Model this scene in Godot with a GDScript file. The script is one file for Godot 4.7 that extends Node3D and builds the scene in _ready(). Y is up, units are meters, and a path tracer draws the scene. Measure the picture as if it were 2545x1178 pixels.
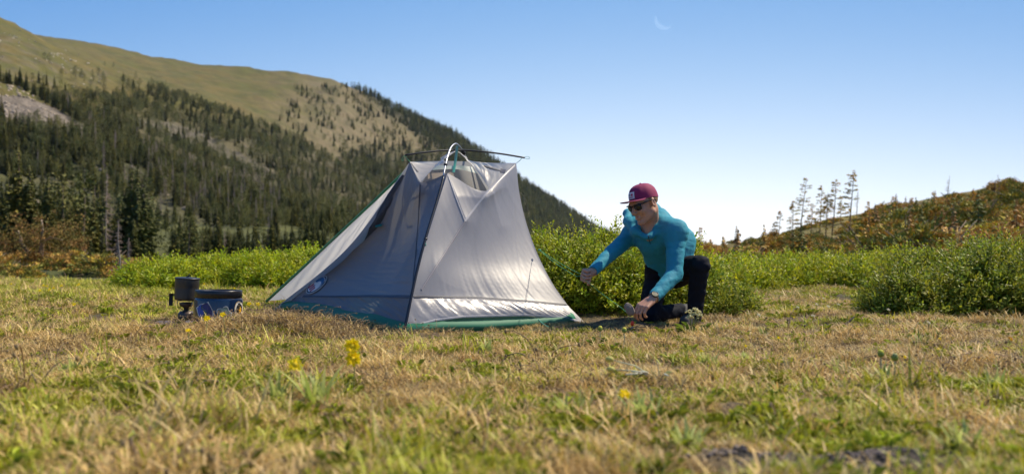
extends Node3D

# ---------------------------------------------------------------- camera numbers shared by the builders
const FOCAL := 2200.0
const EYE := Vector3(0.0, 0.5, 0.0)
var cam_basis := Basis()
var rnd := RandomNumberGenerator.new()
var mats := {}
var taken := {}

class Geo:
	var v := PackedVector3Array()
	var i := PackedInt32Array()
	var c := PackedColorArray()
	var u := PackedVector2Array()
	func tri(a: Vector3, b: Vector3, d: Vector3, col: Color) -> void:
		var n := v.size()
		v.append(a); v.append(b); v.append(d)
		c.append(col); c.append(col); c.append(col)
		i.append(n); i.append(n + 1); i.append(n + 2)
	func quad(a: Vector3, b: Vector3, d: Vector3, e: Vector3, col: Color) -> void:
		var n := v.size()
		v.append(a); v.append(b); v.append(d); v.append(e)
		for k in 4: c.append(col)
		i.append(n); i.append(n + 1); i.append(n + 2)
		i.append(n); i.append(n + 2); i.append(n + 3)

func at(px: float, py: float, d: float) -> Vector3:
	var ray: Vector3 = cam_basis * Vector3((px - 1272.5) / FOCAL, -(py - 589.0) / FOCAL, -1.0)
	return EYE + ray * (d / -ray.z)

func seen_at(p: Vector3) -> Vector2:
	var q: Vector3 = cam_basis.transposed() * (p - EYE)
	if q.z > -0.01: return Vector2(-9999, -9999)
	return Vector2(1272.5 + q.x / -q.z * FOCAL, 589.0 - q.y / -q.z * FOCAL)

func lin(r: float, g: float, b: float) -> Color:
	return Color(r, g, b).linear_to_srgb()

func mat(key: String, c: Color, rough := 0.8, metal := 0.0, back := 0.0, vert := false) -> StandardMaterial3D:
	if mats.has(key): return mats[key]
	var m := StandardMaterial3D.new()
	m.resource_name = key
	m.albedo_color = lin(c.r, c.g, c.b)
	m.roughness = rough
	m.metallic = metal
	m.cull_mode = BaseMaterial3D.CULL_DISABLED
	if back > 0.0:
		m.backlight_enabled = true
		m.backlight = Color(back, back, back).linear_to_srgb()
	m.vertex_color_use_as_albedo = vert
	mats[key] = m
	return m

func noise_tex(key: String, freq: float, size: int, oct := 4, seed_ := 1, normal := false, strength := 4.0) -> NoiseTexture2D:
	if mats.has(key): return mats[key]
	var f := FastNoiseLite.new()
	f.seed = seed_; f.frequency = freq; f.fractal_octaves = oct
	f.noise_type = FastNoiseLite.TYPE_SIMPLEX_SMOOTH
	var t := NoiseTexture2D.new()
	t.width = size; t.height = size; t.seamless = true; t.noise = f
	t.as_normal_map = normal; t.bump_strength = strength
	mats[key] = t
	return t

func mesh_of(g: Geo, smooth := true) -> ArrayMesh:
	var a := []
	a.resize(Mesh.ARRAY_MAX)
	a[Mesh.ARRAY_VERTEX] = g.v
	if g.c.size() == g.v.size(): a[Mesh.ARRAY_COLOR] = g.c
	if g.u.size() == g.v.size(): a[Mesh.ARRAY_TEX_UV] = g.u
	a[Mesh.ARRAY_INDEX] = g.i
	var am := ArrayMesh.new()
	if smooth:
		var st := SurfaceTool.new()
		st.create_from_arrays(a, Mesh.PRIMITIVE_TRIANGLES)
		st.generate_normals()
		return st.commit()
	am.add_surface_from_arrays(Mesh.PRIMITIVE_TRIANGLES, a)
	return am

func numbered(n: String) -> String:
	if not taken.has(n):
		taken[n] = 0
		return n
	taken[n] += 1
	return "%s_%03d" % [n, taken[n]]

func thing(called: String, label: String, category: String, where := Vector3.ZERO, group := "") -> Node3D:
	var o := Node3D.new()
	o.name = numbered(called)
	add_child(o)
	o.position = where
	o.set_meta("label", label); o.set_meta("category", category)
	if group != "": o.set_meta("group", group)
	return o

func part(called: String, m: Mesh, material: Material, parent: Node3D, offset := Vector3.ZERO) -> MeshInstance3D:
	var o := MeshInstance3D.new()
	o.name = called
	o.mesh = m
	o.material_override = material
	o.position = offset
	parent.add_child(o, true)
	return o

func top(called: String, m: Mesh, material: Material, kind: String) -> MeshInstance3D:
	var o := MeshInstance3D.new()
	o.name = numbered(called)
	o.mesh = m
	o.material_override = material
	add_child(o)
	if kind != "": o.set_meta("kind", kind)
	return o

func copies(called: String, m: Mesh, material: Material, where: Array, tint: PackedColorArray, parent: Node3D = null) -> MultiMeshInstance3D:
	var mm := MultiMesh.new()
	mm.transform_format = MultiMesh.TRANSFORM_3D
	mm.use_colors = true
	mm.mesh = m
	mm.instance_count = where.size()
	for k in where.size():
		mm.set_instance_transform(k, where[k])
		mm.set_instance_color(k, tint[k])
	var o := MultiMeshInstance3D.new()
	o.multimesh = mm
	o.material_override = material
	o.set_meta("kind", "stuff")
	if parent:
		o.name = called
		parent.add_child(o, true)
	else:
		o.name = numbered(called)
		add_child(o)
	return o

func dup(root: Node3D, where: Vector3, turn: float, size: float, label: String, group := "") -> Node3D:
	var base := String(root.name)
	var cut := RegEx.create_from_string("_[0-9]{3}$")
	var r: Node3D = root.duplicate()
	r.name = numbered(cut.sub(base, ""))
	add_child(r)
	r.position = where; r.rotation = Vector3(0, turn, 0); r.scale = Vector3.ONE * size
	r.set_meta("label", label)
	if group != "": r.set_meta("group", group)
	return r

# ---------------------------------------------------------------- shape helpers
func curve_at(p: Array, t: float) -> Vector3:
	var n := p.size() - 1
	var x := clampf(t, 0.0, 1.0) * n
	var k := mini(int(x), n - 1)
	var f := x - k
	var a: Vector3 = p[k]; var b: Vector3 = p[k + 1]
	var pre: Vector3 = p[k - 1] if k > 0 else a * 2.0 - b
	var post: Vector3 = p[k + 2] if k + 2 <= n else b * 2.0 - a
	return a.cubic_interpolate(b, pre, post, f)

func even(p: Array, n: int) -> Array:
	# n points evenly spaced along the smooth curve through p
	var fine := []
	var len_ := [0.0]
	for k in 121:
		fine.append(curve_at(p, k / 120.0))
		if k > 0: len_.append(len_[k - 1] + fine[k].distance_to(fine[k - 1]))
	var out := []
	var j := 0
	for k in n:
		var s: float = len_[120] * k / float(n - 1)
		while j < 119 and len_[j + 1] < s: j += 1
		var seg: float = len_[j + 1] - len_[j]
		out.append(fine[j].lerp(fine[j + 1], clampf((s - len_[j]) / maxf(seg, 1e-9), 0, 1)))
	return out

func tube(g: Geo, p: Array, r0: float, r1: float, sides := 6, col := Color.WHITE, mid := -1.0) -> void:
	var n := p.size()
	var first := g.v.size()
	var side := Vector3.ZERO
	for k in n:
		var d: Vector3 = (p[mini(k + 1, n - 1)] - p[maxi(k - 1, 0)]).normalized()
		if side == Vector3.ZERO:
			side = d.cross(Vector3.UP if absf(d.y) < 0.9 else Vector3.RIGHT).normalized()
		else:
			side = (side - d * side.dot(d)).normalized()
		var up := side.cross(d)
		var t := k / float(n - 1)
		var r := lerpf(r0, r1, t)
		if mid >= 0.0: r = lerpf(r0, mid, t * 2.0) if t < 0.5 else lerpf(mid, r1, t * 2.0 - 1.0)
		for s in sides:
			var a := TAU * s / sides
			g.v.append(p[k] + (side * cos(a) + up * sin(a)) * r)
			g.c.append(col)
	for k in n - 1:
		for s in sides:
			var a := first + k * sides + s
			var b := first + k * sides + (s + 1) % sides
			g.i.append_array([a, b, a + sides, b, b + sides, a + sides])
	for e in [0, n - 1]:
		var q := g.v.size()
		g.v.append(p[e]); g.c.append(col)
		for s in sides:
			var a: int = first + e * sides + s
			var b: int = first + e * sides + (s + 1) % sides
			if e == 0: g.i.append_array([q, b, a])
			else: g.i.append_array([q, a, b])

func lathe(g: Geo, prof: Array, sides := 32, col := Color.WHITE) -> void:
	# prof: Vector2(radius, height), bottom to top
	var first := g.v.size()
	for k in prof.size():
		for s in sides + 1:
			var a := TAU * s / sides
			g.v.append(Vector3(cos(a) * prof[k].x, prof[k].y, sin(a) * prof[k].x))
			g.c.append(col)
			g.u.append(Vector2(s / float(sides), k / float(prof.size() - 1)))
	for k in prof.size() - 1:
		for s in sides:
			var a := first + k * (sides + 1) + s
			g.i.append_array([a, a + sides + 1, a + 1, a + 1, a + sides + 1, a + sides + 2])

func box(g: Geo, c: Vector3, h: Vector3, b := Basis(), col := Color.WHITE) -> void:
	for ax in 3:
		for sg in [-1.0, 1.0]:
			var n := Vector3.ZERO; n[ax] = sg * h[ax]
			var p := Vector3.ZERO; p[(ax + 1) % 3] = h[(ax + 1) % 3]
			var q := Vector3.ZERO; q[(ax + 2) % 3] = h[(ax + 2) % 3]
			g.quad(c + b * (n - p - q), c + b * (n + p - q), c + b * (n + p + q), c + b * (n - p + q), col)

func ellipsoid(g: Geo, c: Vector3, r: Vector3, b := Basis(), col := Color.WHITE, nu := 14, nv := 9) -> void:
	var first := g.v.size()
	for j in nv + 1:
		var el := PI * (j / float(nv) - 0.5)
		for k in nu + 1:
			var az := TAU * k / nu
			g.v.append(c + b * (Vector3(cos(el) * cos(az), sin(el), cos(el) * sin(az)) * r))
			g.c.append(col)
	for j in nv:
		for k in nu:
			var a := first + j * (nu + 1) + k
			g.i.append_array([a, a + nu + 1, a + 1, a + 1, a + nu + 1, a + nu + 2])

func grid(g: Geo, nu: int, nv: int, first: int) -> void:
	for j in nv - 1:
		for k in nu - 1:
			var a := first + j * nu + k
			g.i.append_array([a, a + nu, a + 1, a + 1, a + nu, a + nu + 1])

func coons(lo: Array, hi: Array, le: Array, ri: Array, nu: int, nv: int) -> Array:
	var bo := even(lo, nu); var to := even(hi, nu); var l := even(le, nv); var r := even(ri, nv)
	var out := []
	for j in nv:
		var v := j / float(nv - 1)
		for k in nu:
			var u := k / float(nu - 1)
			var p: Vector3 = bo[k] * (1 - v) + to[k] * v + l[j] * (1 - u) + r[j] * u
			p -= bo[0] * (1 - u) * (1 - v) + bo[nu - 1] * u * (1 - v) + to[0] * (1 - u) * v + to[nu - 1] * u * v
			out.append(p)
	return out

# ---------------------------------------------------------------- rounded bodies: joined distances meshed as surface nets
class Blob:
	var kind := 0
	var a := Vector3.ZERO
	var ba := Vector3.ZERO
	var inv := 0.0
	var ra := 0.0
	var rb := 0.0
	var k := 0.02
	var cut := false
	var rot := Basis()
	var rr := Vector3.ONE
	func dist(p: Vector3) -> float:
		if kind == 0:
			var pa := p - a
			var h := clampf(pa.dot(ba) * inv, 0.0, 1.0)
			return (pa - ba * h).length() - ra - (rb - ra) * h
		var q := (rot * (p - a)) / rr
		var k0 := q.length()
		var k1 := (q / rr).length()
		return k0 * (k0 - 1.0) / maxf(k1, 1e-6)

func limb(a: Vector3, b: Vector3, ra: float, rb: float, k := 0.02, cut := false) -> Blob:
	var s := Blob.new()
	s.a = a; s.ba = b - a; s.inv = 1.0 / maxf(s.ba.length_squared(), 1e-9); s.ra = ra; s.rb = rb; s.k = k; s.cut = cut
	return s

func egg(c: Vector3, r: Vector3, b := Basis(), k := 0.02, cut := false) -> Blob:
	var s := Blob.new()
	s.kind = 1; s.a = c; s.rr = r; s.rot = b.transposed(); s.k = k; s.cut = cut
	return s

func joined(list: Array, p: Vector3) -> float:
	var d := 1e3
	for s: Blob in list:
		var e: float = s.dist(p)
		if s.cut:
			e = -e
			var h := maxf(s.k - absf(d - e), 0.0) / s.k
			d = maxf(d, e) + h * h * s.k * 0.25
		else:
			var h := maxf(s.k - absf(d - e), 0.0) / s.k
			d = minf(d, e) - h * h * s.k * 0.25
	return d

func nets(g: Geo, list: Array, cell: float, lo: Vector3, hi: Vector3, col := Color.WHITE, bumps: FastNoiseLite = null, amp := 0.0, squash := Vector3.ONE) -> void:
	var nx := int((hi.x - lo.x) / cell) + 2
	var ny := int((hi.y - lo.y) / cell) + 2
	var nz := int((hi.z - lo.z) / cell) + 2
	var val := PackedFloat32Array(); val.resize(nx * ny * nz); val.fill(9.0)
	var vid := PackedInt32Array(); vid.resize(nx * ny * nz); vid.fill(-1)
	var bs := 5
	var hd := bs * cell * 0.87
	var visited := []
	for bz in range(0, nz - 1, bs):
		for by in range(0, ny - 1, bs):
			for bx in range(0, nx - 1, bs):
				var c := lo + Vector3(bx + bs * 0.5, by + bs * 0.5, bz + bs * 0.5) * cell
				var f := joined(list, c)
				if absf(f) > hd * 1.25 + amp * 2.0 + 0.01: continue
				var near := []
				for s: Blob in list:
					if s.dist(c) < maxf(f, 0.0) + hd * 2.2 + s.k: near.append(s)
				visited.append(Vector3i(bx, by, bz))
				for z in range(bz, mini(bz + bs + 1, nz)):
					for y in range(by, mini(by + bs + 1, ny)):
						for x in range(bx, mini(bx + bs + 1, nx)):
							var n := (z * ny + y) * nx + x
							if val[n] < 8.0: continue
							var p := lo + Vector3(x, y, z) * cell
							var d := joined(near, p)
							if bumps: d += bumps.get_noise_3dv(p * squash) * amp
							val[n] = d
	var corner := [0, 1, nx, nx + 1, nx * ny, nx * ny + 1, nx * ny + nx, nx * ny + nx + 1]
	var cp := [Vector3(0, 0, 0), Vector3(1, 0, 0), Vector3(0, 1, 0), Vector3(1, 1, 0), Vector3(0, 0, 1), Vector3(1, 0, 1), Vector3(0, 1, 1), Vector3(1, 1, 1)]
	var edges := [0, 1, 2, 3, 4, 5, 6, 7, 0, 2, 1, 3, 4, 6, 5, 7, 0, 4, 1, 5, 2, 6, 3, 7]
	for b: Vector3i in visited:
		for z in range(b.z, mini(b.z + bs, nz - 1)):
			for y in range(b.y, mini(b.y + bs, ny - 1)):
				for x in range(b.x, mini(b.x + bs, nx - 1)):
					var n := (z * ny + y) * nx + x
					var inside := 0
					for q in 8:
						if val[n + corner[q]] < 0.0: inside += 1
					if inside == 0 or inside == 8: continue
					var sum := Vector3.ZERO
					var cnt := 0
					for e in 12:
						var q0: int = edges[e * 2]; var q1: int = edges[e * 2 + 1]
						var v0: float = val[n + corner[q0]]; var v1: float = val[n + corner[q1]]
						if (v0 < 0.0) != (v1 < 0.0) and v0 < 8.0 and v1 < 8.0:
							sum += cp[q0].lerp(cp[q1], v0 / (v0 - v1)); cnt += 1
					if cnt == 0: continue
					vid[n] = g.v.size()
					g.v.append(lo + (Vector3(x, y, z) + sum / cnt) * cell)
					g.c.append(col)
	var sx := 1; var sy := nx; var sz := nx * ny
	for b: Vector3i in visited:
		for z in range(b.z, mini(b.z + bs, nz - 1)):
			for y in range(b.y, mini(b.y + bs, ny - 1)):
				for x in range(b.x, mini(b.x + bs, nx - 1)):
					var n := (z * ny + y) * nx + x
					if vid[n] < 0: continue
					var s0 := val[n] < 0.0
					if y > 0 and z > 0 and (val[n + sx] < 0.0) != s0: face(g, vid, n, n - sy, n - sy - sz, n - sz, s0)
					if x > 0 and z > 0 and (val[n + sy] < 0.0) != s0: face(g, vid, n, n - sz, n - sz - sx, n - sx, s0)
					if x > 0 and y > 0 and (val[n + sz] < 0.0) != s0: face(g, vid, n, n - sx, n - sx - sy, n - sy, s0)

func face(g: Geo, vid: PackedInt32Array, a: int, b: int, c: int, d: int, flip: bool) -> void:
	var p := vid[a]; var q := vid[b]; var r := vid[c]; var s := vid[d]
	if p < 0 or q < 0 or r < 0 or s < 0: return
	if flip: g.i.append_array([p, r, q, p, s, r])
	else: g.i.append_array([p, q, r, p, r, s])

func build_sky() -> void:
	var sun_dir := Vector3(0.57, 0.79, -0.235).normalized()
	var im := Image.create_empty(512, 256, false, Image.FORMAT_RGBAF)
	for y in 256:
		var el := PI * (0.5 - (y + 0.5) / 256.0)
		for x in 512:
			var az := TAU * (x + 0.5) / 512.0
			var dir := Vector3(sin(az) * cos(el), sin(el), -cos(az) * cos(el))
			var e := rad_to_deg(maxf(el, 0.0))
			var near_sun := acos(clampf(dir.dot(sun_dir), -1, 1)) / PI
			# the haze layer stands higher towards the sun
			var side := exp(-pow(absf(wrapf(az - 0.12, -PI, PI)) / 0.85, 2.0))
			var deep := 6.3 + 5.2 * side
			# blue scatters out of the haze highest up, red lowest down
			var t := Vector3(1.0 - exp(-pow(e / (deep * 0.82), 1.2)), 1.0 - exp(-pow(e / (deep * 0.98), 1.2)), 1.0 - exp(-pow(e / (deep * 1.25), 1.2)))
			var low := Vector3(0.50, 0.68, 0.95).lerp(Vector3(1.26, 1.27, 1.27), side)
			var high := Vector3(0.040, 0.215, 0.60).lerp(Vector3(0.03, 0.13, 0.42), smoothstep(15.0, 80.0, e))
			var c := (low * (Vector3.ONE - t) + high * t) / 1.4
			c += Vector3(0.55, 0.5, 0.42) * exp(-near_sun / 0.055) + Vector3(0.05, 0.055, 0.06) * exp(-near_sun / 0.16)
			if el < 0.0: c = Vector3(0.30, 0.27, 0.18)
			im.set_pixel(x, y, Color(c.x, c.y, c.z))
	var sky := Sky.new()
	var m := PanoramaSkyMaterial.new()
	m.panorama = ImageTexture.create_from_image(im)
	sky.sky_material = m
	var env := Environment.new()
	env.background_mode = Environment.BG_SKY
	env.sky = sky
	env.background_energy_multiplier = 1.0
	env.tonemap_mode = Environment.TONE_MAPPER_LINEAR
	env.tonemap_exposure = 1.45
	env.volumetric_fog_enabled = true
	env.volumetric_fog_density = 0.0
	env.sdfgi_enabled = true; env.ssao_enabled = true; env.ssil_enabled = true
	var w := WorldEnvironment.new()
	w.name = "world_environment"
	w.environment = env
	add_child(w)
	var sun := DirectionalLight3D.new()
	sun.name = "sun"
	sun.light_energy = 1.6
	sun.light_color = Color(1.0, 0.94, 0.83)
	sun.light_angular_distance = 0.5
	sun.shadow_enabled = true
	add_child(sun)
	sun.look_at_from_position(sun_dir * 10.0, Vector3.ZERO, Vector3.UP)

func build_lens_ghost() -> void:
	# lens ghost, added as a self-glowing crescent: a slice of a ball far beyond the ridge
	var c := at(1652, 50, 2350.0)
	var r := 24.0 / FOCAL * 2350.0
	var g := Geo.new()
	for j in 13:
		for k in 9:
			var a := lerpf(-1.45, 1.45, j / 12.0)
			var s := lerpf(-1.0, 1.0, k / 8.0)
			var w := 0.34 * cos(a * 0.98) * s
			var dir := Vector3(sin(a), -cos(a), 0).rotated(Vector3(0, 0, 1), -0.62)
			g.v.append(dir * r * (0.82 + 0.18 * cos(w * 2.0)) * (1.0 - 0.32 * (s * 0.5 + 0.5) * cos(a)) + Vector3(0, 0, r * sin(w)))
			g.c.append(Color.WHITE)
	grid(g, 9, 13, 0)
	var o := thing("lens_ghost", "faint pale crescent of a lens ghost, added high in the blue sky", "lens_ghost", c)
	var m := mat("ghost_glow", Color(0.02, 0.02, 0.02), 1.0)
	m.emission_enabled = true
	m.emission = lin(0.25, 0.41, 0.655)
	m.emission_energy_multiplier = 1.0
	part("ghost_arc", mesh_of(g), m, o)

func build_haze() -> void:
	# thin air over the whole valley, and a denser bank far out beyond its mouth
	for k in 2:
		var fog := FogVolume.new()
		fog.name = numbered("haze")
		fog.shape = RenderingServer.FOG_VOLUME_SHAPE_BOX if k == 0 else RenderingServer.FOG_VOLUME_SHAPE_ELLIPSOID
		fog.size = Vector3(5200, 3200, 5200) if k == 0 else Vector3(9000, 420, 3600)
		var m := FogMaterial.new()
		m.resource_name = "valley_air" if k == 0 else "far_mist"
		m.density = 0.00003 if k == 0 else 0.0005
		m.albedo = Color(0.78, 0.90, 1.0)
		fog.material = m
		add_child(fog)
		fog.position = Vector3(0, 1500, 0) if k == 0 else Vector3(1500, 40, -4700)
		fog.set_meta("kind", "stuff"); fog.set_meta("category", "haze")
		fog.set_meta("label", "thin blue air over the valley" if k == 0 else "pale mist bank before the far hills")

func build_camera() -> void:
	cam_basis = Basis(Vector3.RIGHT, atan(31.0 / FOCAL))
	var cam := Camera3D.new()
	cam.name = "camera"
	cam.transform = Transform3D(cam_basis, EYE)
	cam.fov = rad_to_deg(2.0 * atan(589.0 / FOCAL))
	cam.near = 0.05
	cam.far = 20000.0
	var at_ := CameraAttributesPhysical.new()
	at_.frustum_focal_length = 31.0
	at_.exposure_aperture = 2.2
	at_.frustum_focus_distance = 5.9
	cam.attributes = at_
	cam.current = true
	add_child(cam)
	cam.fov = rad_to_deg(2.0 * atan(589.0 / FOCAL))

func _ready() -> void:
	build_camera()
	build_sky()
	var t0 := Time.get_ticks_msec()
	build_haze()
	build_lens_ghost()
	build_land(); t0 = clock("land", t0)
	build_forest(); t0 = clock("forest", t0)
	build_boulders(); t0 = clock("boulders", t0)
	build_hillside(); t0 = clock("hillside", t0)
	build_bushes(); t0 = clock("bushes", t0)
	build_tent(); t0 = clock("tent", t0)
	build_man(); t0 = clock("man", t0)
	build_gear(); t0 = clock("gear", t0)
	build_grass(); t0 = clock("grass", t0)
	build_flowers(); t0 = clock("flowers", t0)

# ---------------------------------------------------------------- the lie of the land
# For compass directions (column numbers) and distances: how high the ground stands, as the row a surveyor at the camera would read.
const KNOT := [17.0, 24.0, 42.0, 90.0, 140.0, 250.0, 400.0, 470.0, 590.0, 800.0, 880.0, 1130.0, 1430.0, 1900.0]
const LAND_COL := [-600, 0, 200, 400, 640, 810, 1000, 1130, 1280, 1400, 1500, 1600, 1700, 1900, 2050, 2200, 2400, 2545, 3000]
const LAND := [
	[690, 676, 655, 640, 590, 330, 60, 90, 40, -120, -60, -60, -120, 40],
	[690, 676, 655, 640, 592, 410, 205, 226, 150, 48, 80, 85, 64, 150],
	[690, 676, 655, 640, 592, 445, 290, 300, 232, 142, 165, 140, 100, 190],
	[690, 676, 655, 640, 590, 490, 392, 402, 330, 216, 236, 196, 143, 240],
	[690, 678, 655, 636, 596, 538, 486, 492, 425, 310, 326, 254, 171, 260],
	[690, 678, 655, 632, 604, 573, 548, 552, 506, 392, 408, 302, 192, 290],
	[690, 678, 656, 630, 612, 597, 587, 590, 565, 486, 498, 384, 278, 380],
	[690, 678, 656, 630, 616, 606, 600, 602, 588, 550, 558, 448, 340, 430],
	[690, 678, 656, 632, 620, 612, 608, 610, 603, 588, 592, 530, 440, 520],
	[690, 676, 654, 636, 628, 622, 618, 620, 616, 608, 610, 580, 520, 590],
	[690, 672, 648, 644, 642, 640, 640, 640, 640, 632, 632, 618, 584, 640],
	[690, 668, 640, 660, 662, 662, 662, 662, 660, 655, 655, 645, 630, 660],
	[690, 660, 624, 690, 700, 700, 700, 700, 690, 680, 680, 660, 650, 670],
	[690, 643, 592, 690, 720, 720, 710, 705, 700, 690, 690, 670, 660, 670],
	[690, 628, 550, 650, 720, 720, 710, 705, 700, 690, 690, 670, 660, 670],
	[690, 612, 514, 620, 700, 720, 710, 705, 700, 690, 690, 670, 660, 670],
	[690, 592, 478, 600, 700, 720, 710, 705, 700, 690, 690, 670, 660, 670],
	[690, 578, 456, 590, 700, 720, 710, 705, 700, 690, 690, 670, 660, 670],
	[690, 545, 410, 560, 700, 720, 710, 705, 700, 690, 690, 670, 660, 670]]
var land_rows := []          # heights at the knots for every tenth column
var big := FastNoiseLite.new()
var fine := FastNoiseLite.new()
var patch_noise := FastNoiseLite.new()

func survey() -> void:
	big.seed = 11; big.frequency = 1.0; big.fractal_octaves = 4
	fine.seed = 23; fine.frequency = 1.0; fine.fractal_octaves = 3
	patch_noise.seed = 5; patch_noise.frequency = 1.0; patch_noise.fractal_octaves = 3
	for c in range(-600, 3001, 10):
		var s := 0
		while s < LAND_COL.size() - 2 and LAND_COL[s + 1] < c: s += 1
		var t := clampf((c - LAND_COL[s]) / float(LAND_COL[s + 1] - LAND_COL[s]), 0, 1)
		var row := PackedFloat32Array()
		for k in KNOT.size():
			var y0: float = LAND[s][k]; var y1: float = LAND[s + 1][k]
			var w0 := float(LAND_COL[s + 1] - LAND_COL[maxi(s - 1, 0)]); var w1 := float(LAND_COL[mini(s + 2, LAND_COL.size() - 1)] - LAND_COL[s])
			var w := float(LAND_COL[s + 1] - LAND_COL[s])
			var m0: float = (LAND[s + 1][k] - LAND[maxi(s - 1, 0)][k]) / w0 * w
			var m1: float = (LAND[mini(s + 2, LAND.size() - 1)][k] - LAND[s][k]) / w1 * w
			var y := y0 * (2 * t * t * t - 3 * t * t + 1) + m0 * (t * t * t - 2 * t * t + t) + y1 * (3 * t * t - 2 * t * t * t) + m1 * (t * t * t - t * t)
			row.append(0.5 + (620.0 - y) / FOCAL * KNOT[k] if k > 0 else 0.0)
		land_rows.append(row)

func ground(x: float, z: float) -> float:
	var r := sqrt(x * x + z * z)
	var th := atan2(x, -z)
	var far := absf(th)
	var h := 0.0
	if r > 9.0:
		var px := clampf(1272.5 + FOCAL * tan(clampf(th, -1.2, 1.2)), -600, 2999)
		var d := maxf(r * maxf(cos(th), 0.55), 9.0)
		var cx := (px + 600.0) / 10.0
		var ci := int(cx)
		var f := cx - ci
		var ra: PackedFloat32Array = land_rows[ci]; var rb: PackedFloat32Array = land_rows[mini(ci + 1, 360)]
		if d <= 17.0:
			# the hill on the right already starts to rise inside the meadow
			var lift := lerpf(ra[1], rb[1], f)
			var t := (d - 9.0) / 8.0
			h = clampf(lift, 0.0, 0.6) * 0.3 * t * t
		else:
			var k := 0
			while k < KNOT.size() - 2 and KNOT[k + 1] < d: k += 1
			var t := clampf((d - KNOT[k]) / (KNOT[k + 1] - KNOT[k]), 0, 1)
			var h0 := lerpf(ra[k], rb[k], f)
			var h1 := lerpf(ra[k + 1], rb[k + 1], f)
			if k == 0: h0 = clampf(lerpf(ra[1], rb[1], f), 0.0, 0.6) * 0.3
			h = lerpf(h0, h1, t)
		if far > 1.0: h *= 1.0 - smoothstep(1.0, 1.9, far)
		if d > 30.0:
			var w := smoothstep(100.0, 220.0, d)
			h += w * (big.get_noise_2d(x / 90.0, z / 90.0) * 5.0 + fine.get_noise_2d(x / 18.0, z / 18.0) * 1.6) + smoothstep(30.0, 90.0, d) * fine.get_noise_2d(x / 9.0, z / 9.0) * 0.3
		h += smoothstep(17.0, 26.0, d) * (1.0 - smoothstep(60.0, 120.0, d)) * big.get_noise_2d(x / 4.0, z / 4.0) * 0.13
	var near := 1.0 - smoothstep(14.0, 26.0, r)
	if near > 0.0:
		h += near * (fine.get_noise_2d(x * 1.1, z * 1.1) * 0.030 + fine.get_noise_2d(x * 3.3 + 5.0, z * 3.3) * 0.020 + big.get_noise_2d(x * 0.22, z * 0.22) * 0.05 * smoothstep(2.0, 8.0, r))
		h -= 0.13 * smoothstep(9.0, 17.0, r) * smoothstep(1.0, -3.0, x)
		# the hummock before the left end of the tent, and the burrows at the lower right
		h += 0.10 * exp(-(pow((x + 1.32) / 0.42, 2) + pow((z + 5.15) / 0.28, 2)))
		h += 0.05 * exp(-(pow((x + 2.1) / 0.5, 2) + pow((z + 4.9) / 0.3, 2)))
		h += 0.03 * burrow(x, z)
	return h

func burrow(x: float, z: float) -> float:
	var b := exp(-(pow((x - 0.80) / 0.21, 2) + pow((z + 2.03) / 0.12, 2)))
	b = maxf(b, exp(-(pow((x - 0.55) / 0.10, 2) + pow((z + 2.08) / 0.07, 2))))
	b = maxf(b, 0.8 * exp(-(pow((x + 0.02) / 0.05, 2) + pow((z + 2.2) / 0.04, 2))))
	return b * (0.75 + 0.6 * fine.get_noise_2d(x * 9.0, z * 9.0))

func on_ground(px: float, py: float, near := 1.5, far := 1800.0) -> Vector3:
	# where the line of sight through that place first meets the ground
	var d := near
	while d < far:
		var p := at(px, py, d)
		if p.y < ground(p.x, p.z): return Vector3(p.x, ground(p.x, p.z), p.z)
		d += maxf(0.03, d * 0.012)
	var e := at(px, py, far)
	return Vector3(e.x, ground(e.x, e.z), e.z)

func stand(px: float, d: float) -> Vector3:
	var p := at(px, 620, d)
	return Vector3(p.x, ground(p.x, p.z), p.z)

func inside(p: Vector2, poly: Array) -> bool:
	var hit := false
	var j := poly.size() - 1
	for k in poly.size():
		var a: Vector2 = poly[k]; var b: Vector2 = poly[j]
		if (a.y > p.y) != (b.y > p.y) and p.x < (b.x - a.x) * (p.y - a.y) / (b.y - a.y) + a.x: hit = not hit
		j = k
	return hit

# bare slopes, as a surveyor's map of rows and columns (the ground itself, not what stands on it)
const SCREE_NEAR := [Vector2(-80, 195), Vector2(40, 215), Vector2(120, 262), Vector2(205, 312), Vector2(215, 350), Vector2(130, 330), Vector2(60, 312), Vector2(-80, 290)]
const SCREE_MID := [Vector2(330, 296), Vector2(420, 302), Vector2(500, 330), Vector2(590, 380), Vector2(690, 432), Vector2(700, 455), Vector2(600, 424), Vector2(500, 378), Vector2(400, 335), Vector2(340, 318)]
const CLEARING := [Vector2(330, 590), Vector2(480, 560), Vector2(640, 575), Vector2(860, 590), Vector2(860, 640), Vector2(480, 640), Vector2(420, 690), Vector2(370, 690)]
const CLEARING_SMALL := [Vector2(-20, 440), Vector2(120, 448), Vector2(260, 498), Vector2(300, 520), Vector2(230, 525), Vector2(100, 490), Vector2(-20, 490)]
const CLEARING_MID := [Vector2(330, 490), Vector2(400, 500), Vector2(480, 540), Vector2(420, 545), Vector2(340, 520)]

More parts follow.
